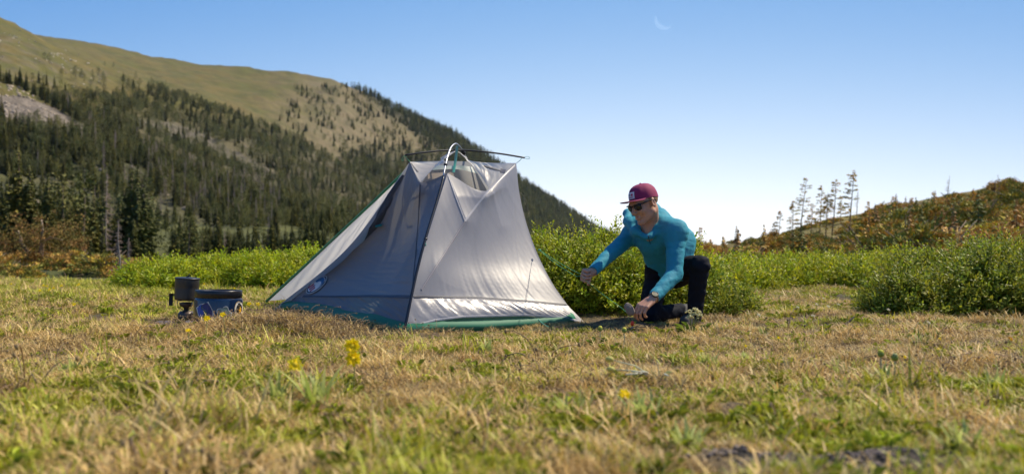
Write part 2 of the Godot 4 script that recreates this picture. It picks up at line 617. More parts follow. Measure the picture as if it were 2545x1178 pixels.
func build_land() -> void:
	survey()
	# directions: fine in front, coarse behind
	var ths := []
	var t := -PI
	while t < PI - 1e-6:
		ths.append(t)
		t += 0.0045 if absf(t) < 0.62 else 0.04
	ths.append(PI)
	var radii := [0.0]
	var r := 0.25
	while r < 17.0:
		radii.append(r); r *= 1.022 if r > 1.2 else 1.2
	radii.append(17.0)
	land_sheet("meadow_ground", ths, radii, 0)
	var out := [17.0]
	r = 17.0
	while r < 1900.0:
		r *= 1.011
		out.append(minf(r, 1900.0))
	land_sheet("mountain_terrain", ths, out, 1)
	# the faint ranges beyond the valley mouth
	var g := Geo.new()
	var n := 160
	for j in 12:
		for k in n:
			var px := 1350.0 + k * 8.0
			var d := 5200.0 + j * 160.0
			var rise := sin(PI * j / 11.0)
			var crest := 612.0 - 24.0 * (0.6 + 0.4 * big.get_noise_1d(px * 0.012)) - 5.0 * fine.get_noise_1d(px * 0.05)
			g.v.append(at(px, lerpf(700.0, crest, pow(rise, 0.7)), d))
			g.c.append(Color(0.06, 0.07, 0.05))
	grid(g, n, 12, 0)
	var hills := top("distant_hills", mesh_of(g), mat("far_hills", Color(0.05, 0.06, 0.05), 1.0), "structure")
	hills.set_meta("label", "faint blue hill range far beyond the valley mouth"); hills.set_meta("category", "hills")

func land_sheet(called: String, ths: Array, radii: Array, which: int) -> void:
	var g := Geo.new()
	var n := ths.size()
	for rr: float in radii:
		for th: float in ths:
			var x: float = sin(th) * rr
			var z: float = -cos(th) * rr
			var p := Vector3(x, ground(x, z), z)
			g.v.append(p)
			g.c.append(soil_colour(p) if which == 0 else slope_colour(p, rr))
	grid(g, n, radii.size(), 0)
	var m := mat("soil_" + called, Color(1, 1, 1), 1.0, 0.0, 0.0, true)
	m.heightmap_enabled = false
	m.uv1_triplanar = true; m.uv1_world_triplanar = true
	var f := FastNoiseLite.new()
	f.seed = 3; f.frequency = 0.03; f.fractal_octaves = 5; f.fractal_gain = 0.62
	var nt := NoiseTexture2D.new()
	nt.width = 512; nt.height = 512; nt.seamless = true; nt.noise = f
	var ramp := Gradient.new()
	ramp.set_color(0, Color(0.52, 0.52, 0.52)); ramp.set_color(1, Color(1, 1, 1))
	nt.color_ramp = ramp
	m.albedo_texture = nt
	m.uv1_scale = Vector3.ONE * (1.7 if which == 0 else 0.045)
	m.normal_enabled = true
	m.normal_texture = noise_tex("ground_bumps", 0.04, 512, 5, 9, true, 10.0)
	m.normal_scale = 1.0
	var o := top(called, mesh_of(g), m, "structure")
	o.set_meta("label", "dry grassy meadow floor with bare soil spots" if which == 0 else "grassy and rocky mountain slopes with bare scree bands"); o.set_meta("category", "ground")

func soil_colour(p: Vector3) -> Color:
	var a := patch_noise.get_noise_2d(p.x * 0.8, p.z * 0.8)
	var straw := Color(0.19, 0.135, 0.07)
	var green := Color(0.13, 0.13, 0.035)
	var c := straw.lerp(green, smoothstep(-0.05, 0.35, a) * 0.8)
	c = c.lerp(Color(0.085, 0.062, 0.042), smoothstep(0.1, 0.5, fine.get_noise_2d(p.x * 3.0, p.z * 3.0)) * 0.7)
	return c.lerp(Color(0.035, 0.028, 0.024), smoothstep(0.25, 0.6, burrow(p.x, p.z)))

func slope_colour(p: Vector3, r: float) -> Color:
	var d := -p.z
	var n1 := big.get_noise_2d(p.x / 60.0 + 7, p.z / 60.0)
	var n2 := fine.get_noise_2d(p.x / 7.0, p.z / 7.0)
	var grass := Color(0.165, 0.158, 0.026).lerp(Color(0.235, 0.178, 0.040), clampf(0.5 + n1 * 1.2, 0, 1))
	var rock := Color(0.30, 0.25, 0.20).lerp(Color(0.19, 0.155, 0.12), clampf(0.5 + n2 * 1.3, 0, 1))
	if d < 1.0 or d > 2500.0: return grass
	var s := seen_at(p)
	if r < 75.0:
		if s.x > 1600: return Color(0.24, 0.175, 0.05).lerp(Color(0.30, 0.25, 0.045), clampf(0.5 + n2, 0, 1))
		return Color(0.12, 0.14, 0.03)
	if r < 135.0: return Color(0.16, 0.165, 0.035)
	var c := grass
	if r < 430.0:
		c = Color(0.10, 0.10, 0.03).lerp(Color(0.17, 0.15, 0.07), smoothstep(-0.1, 0.4, n1) * 0.6).lerp(Color(0.155, 0.165, 0.036), smoothstep(230.0, 160.0, r))
		if inside(s, SCREE_NEAR): c = rock * 1.1
	elif r < 840.0:
		c = grass.lerp(rock, smoothstep(250.0, 420.0, s.y) * 0.55)
		if s.y > 240.0 + 0.22 * (s.x - 300.0) and s.x > 250: c = c.lerp(Color(0.13, 0.115, 0.05), 0.6)
		if inside(s, SCREE_MID): c = rock.lerp(Color(0.16, 0.15, 0.06), 0.25 + 0.5 * smoothstep(-0.1, 0.3, n2))
		if s.x < 420 and s.y < 215: c = grass.lerp(rock, smoothstep(0.1, 0.4, fine.get_noise_2d(p.x / 14.0, p.z / 14.0)) * 0.45)
	else:
		var dry := smoothstep(640.0, 900.0, s.x + 0.6 * (s.y - 200.0) + n1 * 120.0)
		c = grass.lerp(Color(0.33, 0.255, 0.135).lerp(Color(0.24, 0.205, 0.09), clampf(0.5 + n2 * 1.4, 0, 1)), dry)
		var woods := 1000.0 + (s.y - 262.0) * 1.62 - 60.0 - 0.25 * (s.y - 262.0)
		if s.y > 240.0: c = c.lerp(Color(0.09, 0.085, 0.035), smoothstep(-30.0, 20.0, maxf(s.x - woods, (s.y - 385.0) if s.x > 850 else -99.0)) * 0.8)
	var mottle := 1.0 + 0.28 * fine.get_noise_2d(p.x / 22.0, p.z / 22.0) + 0.25 * fine.get_noise_2d(p.x / 5.0, p.z / 5.0)
	return Color(c.r * mottle, c.g * mottle, c.b * mottle)

# ---------------------------------------------------------------- conifers
func vary(c: Color, amount: float) -> Color:
	var k := rnd.randf_range(1.0 - amount, 1.0 + amount)
	var w := rnd.randf_range(-amount, amount) * 0.25
	return Color(clampf(c.r * (k + w), 0, 1), clampf(c.g * k, 0, 1), clampf(c.b * (k - w), 0, 1))

func spruce_crown(h: float, wide: float, c: Color, sd: int) -> Geo:
	rnd.seed = sd
	var g := Geo.new()
	var n := int(h * 3.8)
	for k in n:
		var t := k / float(n - 1)
		var y := h * (0.07 + 0.93 * t)
		var rad := wide * pow(1.0 - t, 0.85) * rnd.randf_range(0.65, 1.15) + 0.10
		var nb := 9 if rad > 0.5 else 5
		for j in nb:
			var a := rnd.randf() * TAU
			var l := rad * rnd.randf_range(0.6, 1.2)
			var dir := Vector3(cos(a), 0, sin(a))
			var sd_ := Vector3(-sin(a), 0, cos(a))
			var w := l * 0.22 + 0.04
			var p0 := Vector3(0, y + 0.12, 0)
			var tip := dir * l + Vector3(0, y - 0.22 * l + rnd.randf_range(-0.1, 0.1), 0)
			var mid := dir * l * 0.55 + Vector3(0, y - 0.02, 0)
			var cc := vary(c, 0.35)
			g.tri(p0, mid + sd_ * w, tip, cc)
			g.tri(p0, tip, mid - sd_ * w, cc)
			var hang := mid + Vector3(0, -0.28 * l - 0.12, 0)
			g.tri(mid + sd_ * w * 0.7, tip, hang + dir * l * 0.2, vary(c, 0.35))
			g.tri(p0, mid - sd_ * w * 0.6, hang, vary(c, 0.35))
	return g

func pine_crown(h: float, wide: float, c: Color, sd: int) -> Geo:
	rnd.seed = sd
	var g := Geo.new()
	for k in 46:
		var t := rnd.randf()
		var y := h * (0.2 + 0.78 * t)
		var reach := wide * pow(sin(PI * clampf(0.18 + 0.80 * t, 0, 1)), 0.7)
		var a := rnd.randf() * TAU
		var q := sqrt(rnd.randf()) * reach
		var ctr := Vector3(cos(a) * q, y, sin(a) * q)
		var cr := rnd.randf_range(0.45, 0.8)
		for j in 12:
			var d := Vector3(rnd.randfn(), rnd.randfn() * 0.7 + 0.2, rnd.randfn()).normalized()
			var e := Vector3(rnd.randfn(), rnd.randfn(), rnd.randfn()).normalized()
			var b := ctr + d * cr * rnd.randf_range(0.4, 1.0)
			var s := rnd.randf_range(0.22, 0.42)
			g.tri(b, b + d * s + e * s * 0.3, b + d * s * 0.4 + d.cross(e) * s * 0.7, vary(c, 0.38))
	return g

func dead_crown(h: float, wide: float, c: Color, sd: int) -> Geo:
	rnd.seed = sd
	var g := Geo.new()
	for k in int(h * 9):
		var t := rnd.randf_range(0.08, 1.0)
		var y := h * t
		var l := (wide * pow(1.0 - t, 0.8) + 0.12) * rnd.randf_range(0.4, 1.1)
		var a := rnd.randf() * TAU
		var dir := Vector3(cos(a), rnd.randf_range(-0.45, 0.1), sin(a))
		var p0 := Vector3(0, y, 0)
		var p1 := p0 + dir * l
		var up := Vector3(0, 0.05, 0)
		g.tri(p0 - up, p0 + up, p1, vary(c, 0.3))
		for j in 4:
			var q := p0.lerp(p1, rnd.randf_range(0.25, 0.95))
			var e := Vector3(rnd.randfn(), rnd.randfn() - 0.5, rnd.randfn()).normalized() * l * 0.4
			g.tri(q, q + e, q + e * 0.6 + Vector3(0.03, -0.05, 0.02), vary(c, 0.3))
	return g

func trunk_mesh(h: float, r: float) -> ArrayMesh:
	var g := Geo.new()
	tube(g, [Vector3(0, -0.6, 0), Vector3(0.02 * h, h * 0.3, 0), Vector3(0, h * 0.65, 0.01 * h), Vector3(0, h * 0.97, 0)], r, r * 0.12, 6)
	return mesh_of(g)

var tree_kinds := []    # [crown mesh, trunk mesh, material, kind name]

func make_tree_kinds() -> void:
	var leaf := mat("needles", Color(1, 1, 1), 0.75, 0.0, 0.12, true)
	var grey := mat("dead_wood", Color(1, 1, 1), 0.9, 0.0, 0.0, true)
	mat("bark", Color(0.10, 0.075, 0.055), 0.95)
	mat("silver_bark", Color(0.22, 0.19, 0.165), 0.95)
	for k in 3:
		var h: float = [9.0, 10.0, 8.0][k]
		tree_kinds.append([mesh_of(spruce_crown(h, [1.5, 1.25, 1.7][k], [Color(0.088, 0.090, 0.012), Color(0.118, 0.108, 0.012), Color(0.070, 0.080, 0.013)][k], 100 + k), false), trunk_mesh(h, 0.16), leaf, "spruce"])
	for k in 3:
		var h: float = [7.5, 6.5, 8.0][k]
		tree_kinds.append([mesh_of(pine_crown(h, [2.0, 2.3, 1.8][k], [Color(0.105, 0.11, 0.020), Color(0.085, 0.095, 0.020), Color(0.12, 0.115, 0.018)][k], 130 + k), false), trunk_mesh(h * 0.9, 0.17), leaf, "pine"])
	for k in 2:
		tree_kinds.append([mesh_of(dead_crown(9.5, 1.3, [Color(0.27, 0.20, 0.165), Color(0.22, 0.16, 0.13)][k], 160 + k), false), trunk_mesh(9.5, 0.13), grey, "dead"])

func tree_thing(kind: int, where: Vector3, size: float, label: String, group: String) -> Node3D:
	var k = tree_kinds[kind]
	var dead: bool = k[3] == "dead"
	var t := thing("dead_tree" if dead else "%s_tree" % k[3], label, "dead tree" if dead else "tree", where, group)
	var top_part := part("branches" if dead else "crown", k[0], k[2], t)
	if dead: top_part.set_meta("kind", "stuff")
	part("trunk", k[1], mats["silver_bark"] if dead else mats["bark"], t)
	t.rotation.y = rnd.randf() * TAU
	t.scale = Vector3(rnd.randf_range(0.85, 1.2), 1, rnd.randf_range(0.85, 1.2)) * size
	return t

func build_forest() -> void:
	make_tree_kinds()
	rnd.seed = 4242
	var spots := []      # [pixel height, kind, place, size, region]
	var used := {}
	# region 0 the near slope, 1 the middle spur, 2 the far ridge, 3 the valley edge on the lower left
	for region in 4:
		var tries: int = [16000, 14000, 16000, 1900][region]
		for k in tries:
			var px := rnd.randf_range(-590, 1000) if region == 0 else rnd.randf_range(-590, 1320) if region == 1 else rnd.randf_range(600, 1640) if region == 2 else rnd.randf_range(-300, 900)
			var s := rnd.randf()
			var d := lerpf(KNOT[4] * 0.9, KNOT[6] * 1.03, s) if region == 0 else lerpf(KNOT[7], KNOT[9] * 1.02, s) if region == 1 else lerpf(KNOT[10], KNOT[12] * 1.03, s) if region == 2 else lerpf(48, 125, s)
			var p := stand(px, d)
			var q := seen_at(p)
			var kind := 0
			var size := 1.0
			var clump := big.get_noise_2d(p.x / 45.0, p.z / 45.0 + 31.0)
			if region == 0:
				if inside(q, SCREE_NEAR) or inside(q, CLEARING) or inside(q, CLEARING_SMALL) or inside(q, CLEARING_MID): continue
				if clump < -0.27 and q.y < 575: continue
				if q.y > 585 and rnd.randf() < 0.5: continue
				var dead := 0.03
				if q.x > 230 and q.x < 720 and q.y > 370: dead = 0.17
				if q.x > 120 and q.x < 340 and q.y < 330: dead = 0.10
				kind = 6 + rnd.randi() % 2 if rnd.randf() < dead else (rnd.randi() % 3 if rnd.randf() < 0.5 else 3 + rnd.randi() % 3)
				size = rnd.randf_range(0.5, 1.15) * lerpf(0.36, 1.0, clampf((d - 125.0) / 170.0, 0, 1))
			elif region == 1:
				var edge := 205.0 + 0.22 * (q.x - 300.0) + clump * 26.0
				if q.x < 300: edge = 190.0
				if q.y < edge: continue
				if q.x < 300 and q.y < 240 and rnd.randf() < 0.93: continue
				if inside(q, SCREE_MID) and rnd.randf() < 0.8: continue
				if clump < -0.32: continue
				kind = 3 + rnd.randi() % 3 if rnd.randf() < 0.75 else rnd.randi() % 3
				if q.x > 600 and q.y > 440 and rnd.randf() < 0.08: kind = 6
				size = rnd.randf_range(0.7, 1.1)
			elif region == 2:
				var e := q.x + (q.y - 240.0) * 0.5
				var sky_edge := 1000.0 + (q.y - 262.0) * 1.62 + clump * 40.0
				var dense := q.x > sky_edge - 55.0 - 0.25 * (q.y - 262.0)
				if q.y > 385.0 + clump * 50.0 and q.x > 850: dense = true
				if not dense:
					if e < 720 or q.y < 215: continue
					if clump < 0.05 or rnd.randf() > 0.75: continue
				kind = 3 + rnd.randi() % 3 if rnd.randf() < 0.6 else rnd.randi() % 3
				size = rnd.randf_range(0.75, 1.2) * (1.6 if dense else 1.0)
			else:
				if q.x > 385 and rnd.randf() < 0.3: continue
				if inside(Vector2(q.x, 620.0), CLEARING) and q.x < 420 and q.x > 370: continue
				if clump < -0.3 and q.x > 300: continue
				kind = rnd.randi() % 3 if rnd.randf() < 0.75 else 3 + rnd.randi() % 3
				if rnd.randf() < 0.05: kind = 6
				size = rnd.randf_range(0.28, 0.68) if q.x < 385 else rnd.randf_range(0.16, 0.36)
			var gap: float = [2.6, 3.3, 5.0, 1.5][region]
			var cell := Vector2i(int(floor(p.x / gap)), int(floor(p.z / gap)))
			if used.has(cell): continue
			used[cell] = true
			spots.append([9.0 * size * FOCAL / d, kind, p, size, region])
	# lone trees on the open shoulder above the forest
	for q in [[120, 158], [108, 150], [200, 193], [186, 190], [228, 190], [230, 205], [222, 215], [258, 163], [280, 168], [300, 205], [335, 195], [345, 210], [375, 203], [410, 212], [182, 182], [150, 185]]:
		var p := on_ground(q[0], q[1] + 2, 480.0)
		spots.append([400.0, 3 + rnd.randi() % 3, p, rnd.randf_range(0.65, 1.0), 4])
	spots.sort_custom(func(a, b): return a[0] > b[0])
	var names := [
		["dark green %s on the forested near slope", "trees of the near forested slope"], ["dark green %s on the wooded middle spur", "trees of the middle spur"],
		["dark green %s on the far ridge", "trees of the far ridge"], ["dark green %s at the lower left valley edge", "trees along the lower left valley edge"], ["lone dark %s on the open grassy shoulder above the forest", "lone trees on the grassy shoulder"]]
	var singles := {"spruce": 0, "pine": 0, "dead": 0}
	var rest := {}
	for s in spots:
		var kn: String = tree_kinds[s[1]][3]
		if singles[kn] < 290:
			singles[kn] += 1
			var said: String = names[s[4]][0] % ("pointed spruce" if kn == "spruce" else "round-topped pine")
			if kn == "dead": said = ["bare grey dead tree among the near slope forest", "bare grey dead tree on the middle spur", "bare grey dead tree on the far ridge", "bare grey dead tree at the lower left valley edge", "bare grey dead tree"][s[4]]
			var q := seen_at(s[2])
			if s[4] != 4:
				var how: String = "tall " if s[3] > [0.8, 0.9, 1.3, 0.5][s[4]] else "small "
				var aside: String = "by the left picture edge" if q.x < 200 else "above the cook pot" if q.x < 500 else "left of the tent awning" if q.x < 820 else "behind the tent" if q.x < 1290 else "right of the tent top"
				said = how + said + ", " + aside
			tree_thing(s[1], s[2], s[3], said, ("dead " if kn == "dead" else kn + " ") + names[s[4]][1])
		else:
			if not rest.has(s[1]): rest[s[1]] = []
			rest[s[1]].append(s)
	for kind in rest:
		var where := []
		var tint := PackedColorArray()
		for s in rest[kind]:
			var b := Basis(Vector3.UP, rnd.randf() * TAU).scaled(Vector3(rnd.randf_range(0.9, 1.2), 1, rnd.randf_range(0.9, 1.2)) * s[3])
			where.append(Transform3D(b, s[2]))
			var k := rnd.randf_range(0.55, 1.45)
			tint.append(Color(k * rnd.randf_range(0.92, 1.1), k, k * 0.95))
		var o := copies("distant_forest", tree_kinds[kind][0], tree_kinds[kind][2], where, tint)
		o.set_meta("label", "far forest of small %s trees on the mountain slopes" % tree_kinds[kind][3]); o.set_meta("category", "forest")

func build_boulders() -> void:
	# pale rocks on the grassy shoulder, small ones scattered over the scree
	rnd.seed = 77
	var kinds := []
	for k in 4:
		var g := Geo.new()
		ellipsoid(g, Vector3.ZERO, Vector3(1, 0.6, 0.8), Basis(), Color.WHITE, 7, 5)
		for j in g.v.size():
			var p := g.v[j]
			g.v[j] = p * (1.0 + 0.35 * big.get_noise_3d(p.x * 1.3 + k * 9, p.y * 1.3, p.z * 1.3))
		kinds.append(mesh_of(g, false))
	var pale := mat("pale_rock", Color(0.50, 0.44, 0.36), 0.95)
	for k in 46:
		var cx: float = [45, 105, 125, 150, 200, 230, 290][rnd.randi() % 7]
		var cy: float = 42.0 + cx * 0.55
		var p := on_ground(cx + rnd.randfn() * 22, cy + 35 + rnd.randfn() * 14, 480.0)
		if p.z < -900: continue
		var t := thing("boulder", "pale angular boulder on the open grassy shoulder", "boulder", p, "pale boulders on the grassy shoulder")
		part("stone", kinds[k % 4], pale, t)
		t.rotation = Vector3(rnd.randf() * 0.5, rnd.randf() * TAU, rnd.randf() * 0.5)
		t.scale = Vector3(rnd.randf_range(0.5, 1.6), rnd.randf_range(0.5, 1.1), rnd.randf_range(0.6, 1.3))
	var where := []
	var tint := PackedColorArray()
	for k in 9000:
		var px := rnd.randf_range(-200, 1300)
		var d := rnd.randf_range(130, 840)
		var p := stand(px, d)
		var q := seen_at(p)
		var keep := 0.06
		if d < 430 and inside(q, SCREE_NEAR): keep = 1.0
		if d > 440 and inside(q, SCREE_MID): keep = 1.0
		if d < 430 and q.x > 200 and q.x < 900: keep = 0.2
		if d < 215 and q.x > 200: continue
		if rnd.randf() > keep: continue
		where.append(Transform3D(Basis.from_euler(Vector3(rnd.randf(), rnd.randf() * TAU, rnd.randf())).scaled(Vector3.ONE * rnd.randf_range(0.25, 1.1)), p))
		var v := rnd.randf_range(0.5, 1.1)
		tint.append(Color(v, v * 0.9, v * 0.8))
	var o := copies("scree_rubble", kinds[0], mat("scree_stone", Color(0.42, 0.38, 0.33), 0.95, 0, 0, true), where, tint)
	o.set_meta("label", "grey brown loose scree stones on the mountain slopes"); o.set_meta("category", "scree")

# ---------------------------------------------------------------- willow bushes
var sprigs := []

func make_sprigs() -> void:
	for k in 4:
		rnd.seed = 900 + k
		var g := Geo.new()
		var l: float = [0.13, 0.16, 0.11, 0.30][k]
		var n: int = [13, 16, 12, 26][k]
		var bend := Vector3(rnd.randf_range(-0.3, 0.3), 0, rnd.randf_range(-0.3, 0.3))
		var spine := []
		for j in 6:
			var t := j / 5.0
			spine.append(Vector3(0, l * t, 0) + bend * l * t * t)
		tube(g, spine, 0.0016, 0.0008, 3, Color(0.14, 0.09, 0.05))
		for j in n:
			var t := (j + 0.5) / n
			var p := curve_at(spine, t)
			var a := j * 2.4 + rnd.randf() * 0.5
			var dir := Vector3(cos(a), rnd.randf_range(0.5, 1.3), sin(a)).normalized()
			var side := dir.cross(Vector3(rnd.randf_range(-0.4, 0.4), 1, rnd.randf_range(-0.4, 0.4))).normalized()
			var ll := rnd.randf_range(0.026, 0.045) * (1.0 - 0.35 * t)
			var w := ll * rnd.randf_range(0.19, 0.27)
			var keel := side.cross(dir) * w * 0.35
			var c := vary(Color(1, 1, 1), 0.18)
			c = Color(clampf(c.r * 0.85, 0, 1), clampf(c.g * 0.85, 0, 1), clampf(c.b * 0.85, 0, 1))
			var m := p + dir * ll * 0.5
			g.tri(p, m + side * w - keel, p + dir * ll, c)
			g.tri(p, p + dir * ll, m - side * w - keel, c)
		sprigs.append(mesh_of(g, false))

func bush(label: String, c: Vector3, rx: float, rz: float, h: float, n: int, green: Color, sd: int, group: String, size := 1.0, wisps := 0, sparse := 0.0) -> Node3D:
	rnd.seed = sd
	var root := thing("willow_bush", label, "bush", Vector3(c.x, ground(c.x, c.z), c.z), group)
	var wh := [[], [], [], []]
	var ti := [PackedColorArray(), PackedColorArray(), PackedColorArray(), PackedColorArray()]
	var stems := Geo.new()
	var o := root.position
	for k in n:
		var a := rnd.randf() * TAU
		var q := sqrt(rnd.randf())
		var x := cos(a) * q * rx
		var z := sin(a) * q * rz
		var lump := 0.74 + 0.52 * big.get_noise_2d((c.x + x) * 1.5 + sd, (c.z + z) * 1.5) + 0.26 * fine.get_noise_2d((c.x + x) * 5.0, (c.z + z) * 5.0)
		var topy := h * lump * pow(maxf(1.0 - pow(q, 3.2), 0.0), 0.45)
		if topy < 0.03: continue
		# most shoots sit near the surface, some deep inside
		var depth := rnd.randf() * rnd.randf()
		if rnd.randf() < 0.25 + sparse: depth = rnd.randf()
		var y := topy * (1.0 - depth * 0.95)
		var outward := Vector3(cos(a) * q * 0.9, 0.9, sin(a) * q * 0.9) + Vector3(rnd.randfn(), rnd.randfn() * 0.5, rnd.randfn()) * 0.45
		outward = outward.normalized()
		if outward.y < 0.1: outward.y = 0.15; outward = outward.normalized()
		var ax := Vector3.UP.cross(outward)
		var b := Basis(ax.normalized(), acos(clampf(outward.y, -1, 1))) if ax.length() > 0.001 else Basis()
		b = (b * Basis(Vector3.UP, rnd.randf() * TAU)).scaled(Vector3.ONE * size * rnd.randf_range(0.8, 1.5))
		var s := rnd.randi() % 3
		var gy := ground(c.x + x, c.z + z) - o.y
		wh[s].append(Transform3D(b, Vector3(x, gy + y - 0.05 * size, z)))
		var tone := rnd.randf_range(0.7, 1.2)
		var yel := rnd.randf_range(0.85, 1.25)
		ti[s].append(Color(green.r * tone * yel, green.g * tone, green.b * tone))
		if k % 5 == 0:
			var foot := Vector3(x * 0.45, gy - 0.02, z * 0.45)
			tube(stems, [foot, foot.lerp(Vector3(x, gy + y, z), 0.5) + Vector3(rnd.randfn(), 0.5, rnd.randfn()) * 0.04, Vector3(x, gy + y, z)], 0.006, 0.0022, 4, vary(Color(0.20, 0.14, 0.095), 0.3))
	for k in int(wisps * 1.7):
		var a := rnd.randf() * TAU
		var q := sqrt(rnd.randf()) * 0.7
		var p := Vector3(cos(a) * q * rx, 0, sin(a) * q * rz)
		p.y = h * rnd.randf_range(0.45, 0.8)
		var b := Basis.from_euler(Vector3(rnd.randfn() * 0.25, rnd.randf() * TAU, rnd.randfn() * 0.25)).scaled(Vector3.ONE * rnd.randf_range(0.7, 1.1))
		wh[3].append(Transform3D(b, p))
		ti[3].append(Color(green.r * 1.15, green.g * 1.05, green.b))
		tube(stems, [Vector3(p.x * 0.6, 0, p.z * 0.6), p], 0.005, 0.002, 4, Color(0.15, 0.10, 0.06))
	var leaf := mat("willow_leaf", Color(1, 1, 1), 0.5, 0.0, 0.9, true)
	for s in 4:
		if wh[s].size(): copies("foliage", sprigs[s], leaf, wh[s], ti[s], root)
	part("branches", mesh_of(stems), mat("twig", Color(1, 1, 1), 0.9, 0, 0, true), root).set_meta("kind", "stuff")
	return root

func build_bushes() -> void:
	make_sprigs()
	var lime := Color(0.54, 0.64, 0.016)
	var mid := Color(0.46, 0.54, 0.020)
	var deep := Color(0.37, 0.43, 0.030)
	bush("tall leafy willow bush between the tent and the kneeling man", Vector3(0.62, 0, -7.2), 0.74, 0.85, 0.62, 7000, mid, 31, "", 1.0, 16)
	bush("dense rounded willow bush right behind the kneeling man", Vector3(1.16, 0, -7.3), 0.54, 0.75, 0.56, 4600, mid, 32, "", 1.0, 4)
	bush("low willow bush behind the planted foot of the kneeling man", Vector3(1.52, 0, -6.85), 0.30, 0.35, 0.22, 1300, deep, 33, "", 0.9)
	bush("big dark willow bush filling the right edge of the meadow", Vector3(4.05, 0, -7.35), 0.95, 0.9, 0.58, 8000, deep, 34, "", 1.0, 12, 0.15)
	bush("open twiggy left shoulder of bush beside the big dark right bush", Vector3(3.22, 0, -7.0), 0.36, 0.42, 0.36, 1500, deep, 35, "", 1.0, 4, 0.2)
	for k in 5:
		bush(["low green willow patch just right of the kneeling man", "low green willow patch second from the kneeling man", "low green willow patch in the middle of the right meadow edge", "low green willow patch left of the big right bush", "low green willow patch behind the big right bush"][k], Vector3(2.75 + k * 0.98, 0, -11.9 - (k % 2) * 0.5), 0.85, 1.25, 0.32 + 0.04 * (k % 3), 3000, mid * Color(1.1, 1.08, 1.0), 40 + k, "low willows along the right meadow edge", 1.3, 2)
	for k in 4:
		bush(["bright lime willow bush at the left end of the hedge", "bright lime willow bush second from the left end of the hedge", "bright lime willow bush behind the pot and canister", "bright lime willow bush next to the tent awning"][k], Vector3(-4.75 + k * 0.78, 0, -12.7 - (k % 2) * 0.35), 0.72, 1.0, [0.38, 0.46, 0.50, 0.46][k], 3600, lime, 60 + k, "bright willow hedge left of the tent", 1.35, 3)
	bush("bright lime willow bush hidden behind the tent", Vector3(-1.3, 0, -12.6), 1.0, 1.0, 0.55, 3000, lime, 70, "", 1.35)

# ---------------------------------------------------------------- stunted growth on the right hillside
func spray_clumps(sd: int, rust: float) -> ArrayMesh:
	rnd.seed = sd
	var g := Geo.new()
	for k in 240:
		var a := rnd.randf() * TAU
		var q := sqrt(rnd.randf())
		var y := (1.0 - q * q) * (0.65 + 0.5 * big.get_noise_2d(cos(a) * q * 1.7 + sd, sin(a) * q * 1.7)) * (1.0 - 0.5 * rnd.randf() * rnd.randf())
		var ctr := Vector3(cos(a) * q, maxf(y, 0.02), sin(a) * q)
		var c := Color(0.17, 0.18, 0.024)
		if rnd.randf() < rust: c = Color(0.50, 0.28, 0.06)
		if rnd.randf() < 0.15: c = Color(0.50, 0.38, 0.035)
		var out := (Vector3(cos(a) * q, 0.75, sin(a) * q) + Vector3(rnd.randfn(), rnd.randfn(), rnd.randfn()) * 0.3).normalized()
		for j in 26:
			var d := (out + Vector3(rnd.randfn(), rnd.randfn(), rnd.randfn()) * 0.45).normalized()
			var e := d.cross(Vector3(rnd.randfn(), rnd.randfn(), rnd.randfn())).normalized()
			var l := rnd.randf_range(0.05, 0.12)
			var b := ctr + Vector3(rnd.randfn(), rnd.randfn() * 0.6, rnd.randfn()) * 0.075
			g.tri(b - e * l * 0.22, b + e * l * 0.22, b + d * l, vary(c, 0.4))
	return mesh_of(g, false)

